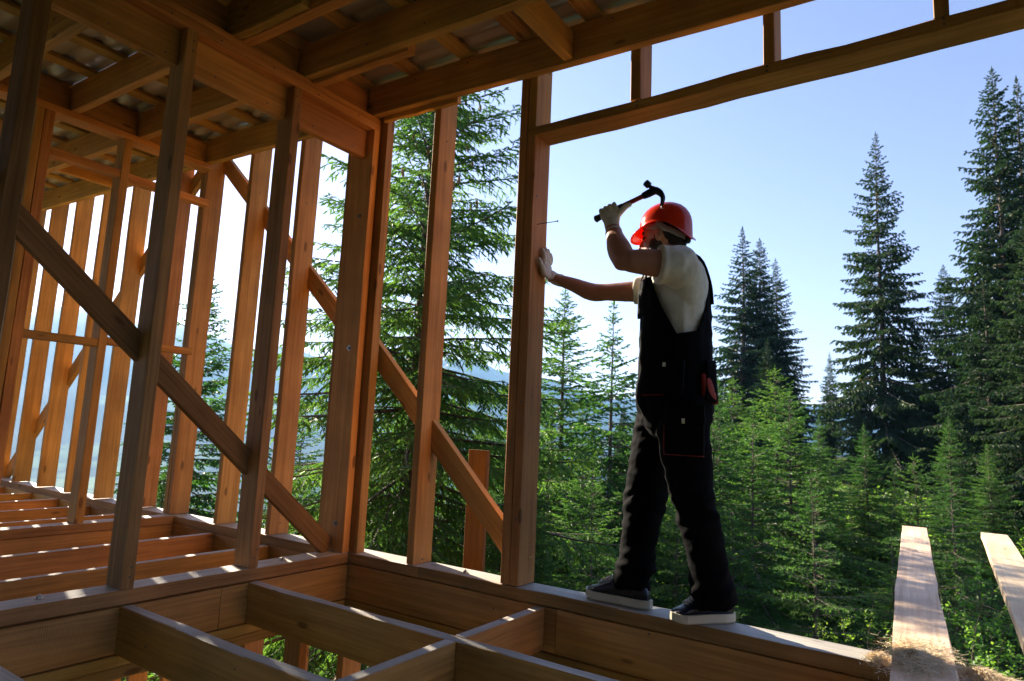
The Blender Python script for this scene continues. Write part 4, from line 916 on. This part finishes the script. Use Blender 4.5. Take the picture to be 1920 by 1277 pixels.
for k, (x, y, sc_) in enumerate(((-14, 12, .6), (-13, 17.5, .62), (-17, 9.5, .6), (-10.5, 5.6, .5), (-15, 4.4, .5), (-.2, 22, .5), (-8.5, 22, .62), (-11.5, 19, .65), (1.9, 14.5, .6), (2.6, 20, .9), (-3.3, 20.5, .5), (-7, 16.5, .6))):
    tree('young_spruce', mid1, x, y, YG[k], 'young spruces', k * 1.7, sc_)
# unseen forest behind the camera, added to limit light from behind
for k in range(16):
    a = rnd.uniform(100, 250); r_ = rnd.uniform(11, 26); x = r_ * math.sin(math.radians(a)); y = r_ * math.cos(math.radians(a))
    if x < -8: continue
    tree('tall_spruce', tall[k % 3], x, y, 'unseen tall spruce on the uphill side behind the house, added to hold back skylight', 'unseen added spruces behind the house', k, rnd.uniform(.7, 1.))
# cones hanging near the top of the close spruce
rg = np.random.RandomState(8); cv = []; zc = np.linspace(0, -.115, 8); rc = [.004, .012, .0155, .017, .017, .015, .011, .003]
v, f = tube([(0, 0, q) for q in zc], rc, 8); cone_me = pymesh('cone', [(v, f)], M['cone'], True)
nt_root = [q for q in bpy.data.objects if q.name == 'spruce_tree'][0]
for k in range(46):
    z = rg.uniform(6.6, 9.3); rr_ = rg.uniform(.15, .85) * 2.6 * ((11 - z) / 11); a = rg.uniform(-2.6, .6)
    o = obj('cone', cone_me, nt_root, (math.cos(a) * rr_, math.sin(a) * rr_, z - rr_ * .18)); o.rotation_euler = (rg.uniform(-.2, .2), rg.uniform(-.2, .2), 0)

# broad-leaved bushes
def bush(seed, H, Rad, nst, nleaf, ls):
    rg = np.random.RandomState(seed); P = []; D = []; w0 = []; w1 = []; r0 = []; r1 = []
    for s_ in range(nst):
        a = rg.uniform(0, 6.28); out = rg.uniform(.1, 1) ** .7 * Rad; hh = H * rg.uniform(.55, 1) * (1 - .35 * out / Rad); t = np.linspace(0, 1, 9)
        p = np.column_stack([math.cos(a) * out * t ** 1.5 + rg.randn() * .04 * np.sin(t * 5), math.sin(a) * out * t ** 1.5 + rg.randn() * .04 * np.sin(t * 6), hh * t])
        w0.append(p[:-1]); w1.append(p[1:]); rd = .009 * (1.1 - t); r0.append(rd[:-1]); r1.append(rd[1:])
        for q in range(9):
            tq = rg.uniform(.2, .95); b0 = np.array([np.interp(tq, t, p[:, c]) for c in range(3)]); d = rg.randn(3); d[2] = abs(d[2]) * .9 + .3; d = d / np.linalg.norm(d); l = rg.uniform(.15, .42) * (1.1 - tq * .6) * min(1, H / 2)
            w0.append(b0[None]); w1.append((b0 + d * l)[None]); r0.append(np.array([.004])); r1.append(np.array([.0015]))
            nn = nleaf; tt = rg.uniform(.1, 1.05, nn); P.append(b0 + d * l * tt[:, None] + rg.randn(nn, 3) * .035)
    P = np.vstack(P); n = len(P); nrm = rg.randn(n, 3); nrm[:, 2] = abs(nrm[:, 2]) + .5; nrm = unit(nrm); s = unit(np.cross(nrm, rg.randn(n, 3))); u = np.cross(nrm, s); L = ls * rg.uniform(.6, 1.2, (n, 1))
    V = np.stack([P, P + u * L * .5 + s * L * .32 + nrm * L * .06, P + u * L, P + u * L * .5 - s * L * .32 + nrm * L * .06], 1).reshape(-1, 3); k = np.arange(n) * 4
    F = np.concatenate([np.stack([k, k + 1, k + 2], 1), np.stack([k, k + 2, k + 3], 1)]); T = np.repeat(rg.uniform(0, 1, n) * .8 + .2 * (P[:, 2] / H), 4)
    Vw, Fw = prisms(np.vstack(w0), np.vstack(w1), np.concatenate(r0), np.concatenate(r1))
    return fast_mesh('stems', Vw, Fw, [M['bark']]), fast_mesh('leaves', V, F, [M['leaf']], tint=T)
b1 = bush(51, 3.6, 1.15, 22, 22, .055); b2 = bush(52, 1.3, .7, 14, 15, .045)
def place_bush(m_, x, y, lb, grp, rot, sc_):
    r = empty('leafy_bush', lb, 'bush', (x, y, float(terrain(x, y)) - .05), grp); r.rotation_euler = (0, 0, rot); r.scale = (sc_,) * 3
    obj('stems', m_[0], r); obj('leaves', m_[1], r)
place_bush(b1, .05, 11.0, 'tall light green leafy bush rising between the two loose boards', 'leafy bushes', 0, 1.0)
place_bush(b1, .95, 12.3, 'leafy bush at the right edge behind the pale smooth board', 'leafy bushes', 2, 1.02)
place_bush(b1, -.12, 8.7, 'near leafy bush left of the pale board tip', 'leafy bushes', 1, .93)
place_bush(b1, .8, 9.1, 'near leafy bush at the right edge over the pale board', 'leafy bushes', 3, .97)
place_bush(b1, -1.15, 9.4, 'near leafy bush left of the rough board tip', 'leafy bushes', 5, .8)
place_bush(b1, -.55, 12.6, 'leafy bush behind the tip of the rough board', 'leafy bushes', 4, .8)
bl_ = [(-.95, 5.9, 1.3), (-.35, 7.3, 1.2), (.35, 5.4, 1.45), (.05, 8.2, 1.3), (.75, 7.0, 1.5), (-1.5, 7.4, 1.1), (-2.1, 6.4, 1.0), (.9, 9.0, 1.5), (-.6, 9.4, 1.25), (-1.2, 4.9, .9), (-2.9, 7.2, 1.0), (-3.6, 6.2, .9), (.55, 4.2, 1.2), (-.1, 4.4, 1.0), (-2.0, 8.9, 1.2)]
SB = ['leafy shrub left of the near board\'s foot', 'leafy shrub seen right beside the left edge of the rough board', 'leafy shrub between the two loose boards, nearest', 'leafy shrub between the two loose boards, second', 'leafy shrub right of the pale board', 'leafy shrub midway between rear shoe and rough board', 'leafy shrub close right of the rear shoe', 'leafy shrub farther right of the pale board', 'leafy shrub under the tip of the rough board', 'lowest leafy shrub at the sill, left of the tow', 'leafy shrub seen between the worker\'s shoes', 'leafy shrub left of the front shoe', 'leafy shrub at the lower right corner', 'leafy shrub hidden under the rough board', 'leafy shrub behind the one midway to the rough board']
for k, (x, y, sc_) in enumerate(bl_):
    place_bush(b2, x, y, SB[k], 'low shrubs outside the sill', k * 1.1, sc_)
# undergrowth carpet
rg = np.random.RandomState(77); N = 130000
az = np.radians(rg.uniform(-85, 22, N)); r_ = 3.6 + 24 * rg.rand(N) ** 1.3; x = r_ * np.sin(az); y = r_ * np.cos(az)
keep = (y > 3.1); x = x[keep]; y = y[keep]; n_ = len(x)
cl = .5 + .5 * np.sin(x * 3.1 + np.sin(y * 2.3) * 1.5) * np.cos(y * 2.7 + np.sin(x * 1.9))
z = terrain(x, y) + rg.rand(n_) ** 1.2 * (.12 + .55 * cl)
P = np.column_stack([x, y, z]); nrm = rg.randn(n_, 3); nrm[:, 2] = abs(nrm[:, 2]) + .6; nrm = unit(nrm); s = unit(np.cross(nrm, rg.randn(n_, 3))); u = np.cross(nrm, s); L_ = (.035 + .003 * np.hypot(x, y))[:, None] * rg.uniform(.7, 1.8, (n_, 1))
V = np.stack([P, P + u * L_ * .5 + s * L_ * .25, P + u * L_, P + u * L_ * .5 - s * L_ * .25], 1).reshape(-1, 3); k = np.arange(n_) * 4
F = np.concatenate([np.stack([k, k + 1, k + 2], 1), np.stack([k, k + 2, k + 3], 1)])
tag(obj('undergrowth', fast_mesh('undergrowth', V, F, [M['leaf']], tint=np.repeat(rg.rand(n_) * .6, 4))), kind='stuff')

# ------------------------------------------------------------------ air
m = bpy.data.materials.new('haze'); m.use_nodes = True; n = m.node_tree
n.nodes.remove(n.nodes['Principled BSDF']); pv = n.nodes.new('ShaderNodeVolumePrincipled'); pv.inputs['Color'].default_value = (.28, .58, 1, 1); pv.inputs['Density'].default_value = 2.0e-4; pv.inputs['Anisotropy'].default_value = .3
n.links.new(pv.outputs[0], n.nodes['Material Output'].inputs['Volume'])
bm = bmesh.new(); bmesh.ops.create_cube(bm, size=1); me = bpy.data.meshes.new('haze'); bm.to_mesh(me); bm.free(); me.materials.append(m)
hz = tag(obj('haze', me, None, (0, 0, 130)), kind='stuff'); hz.scale = (8300, 8300, 500)
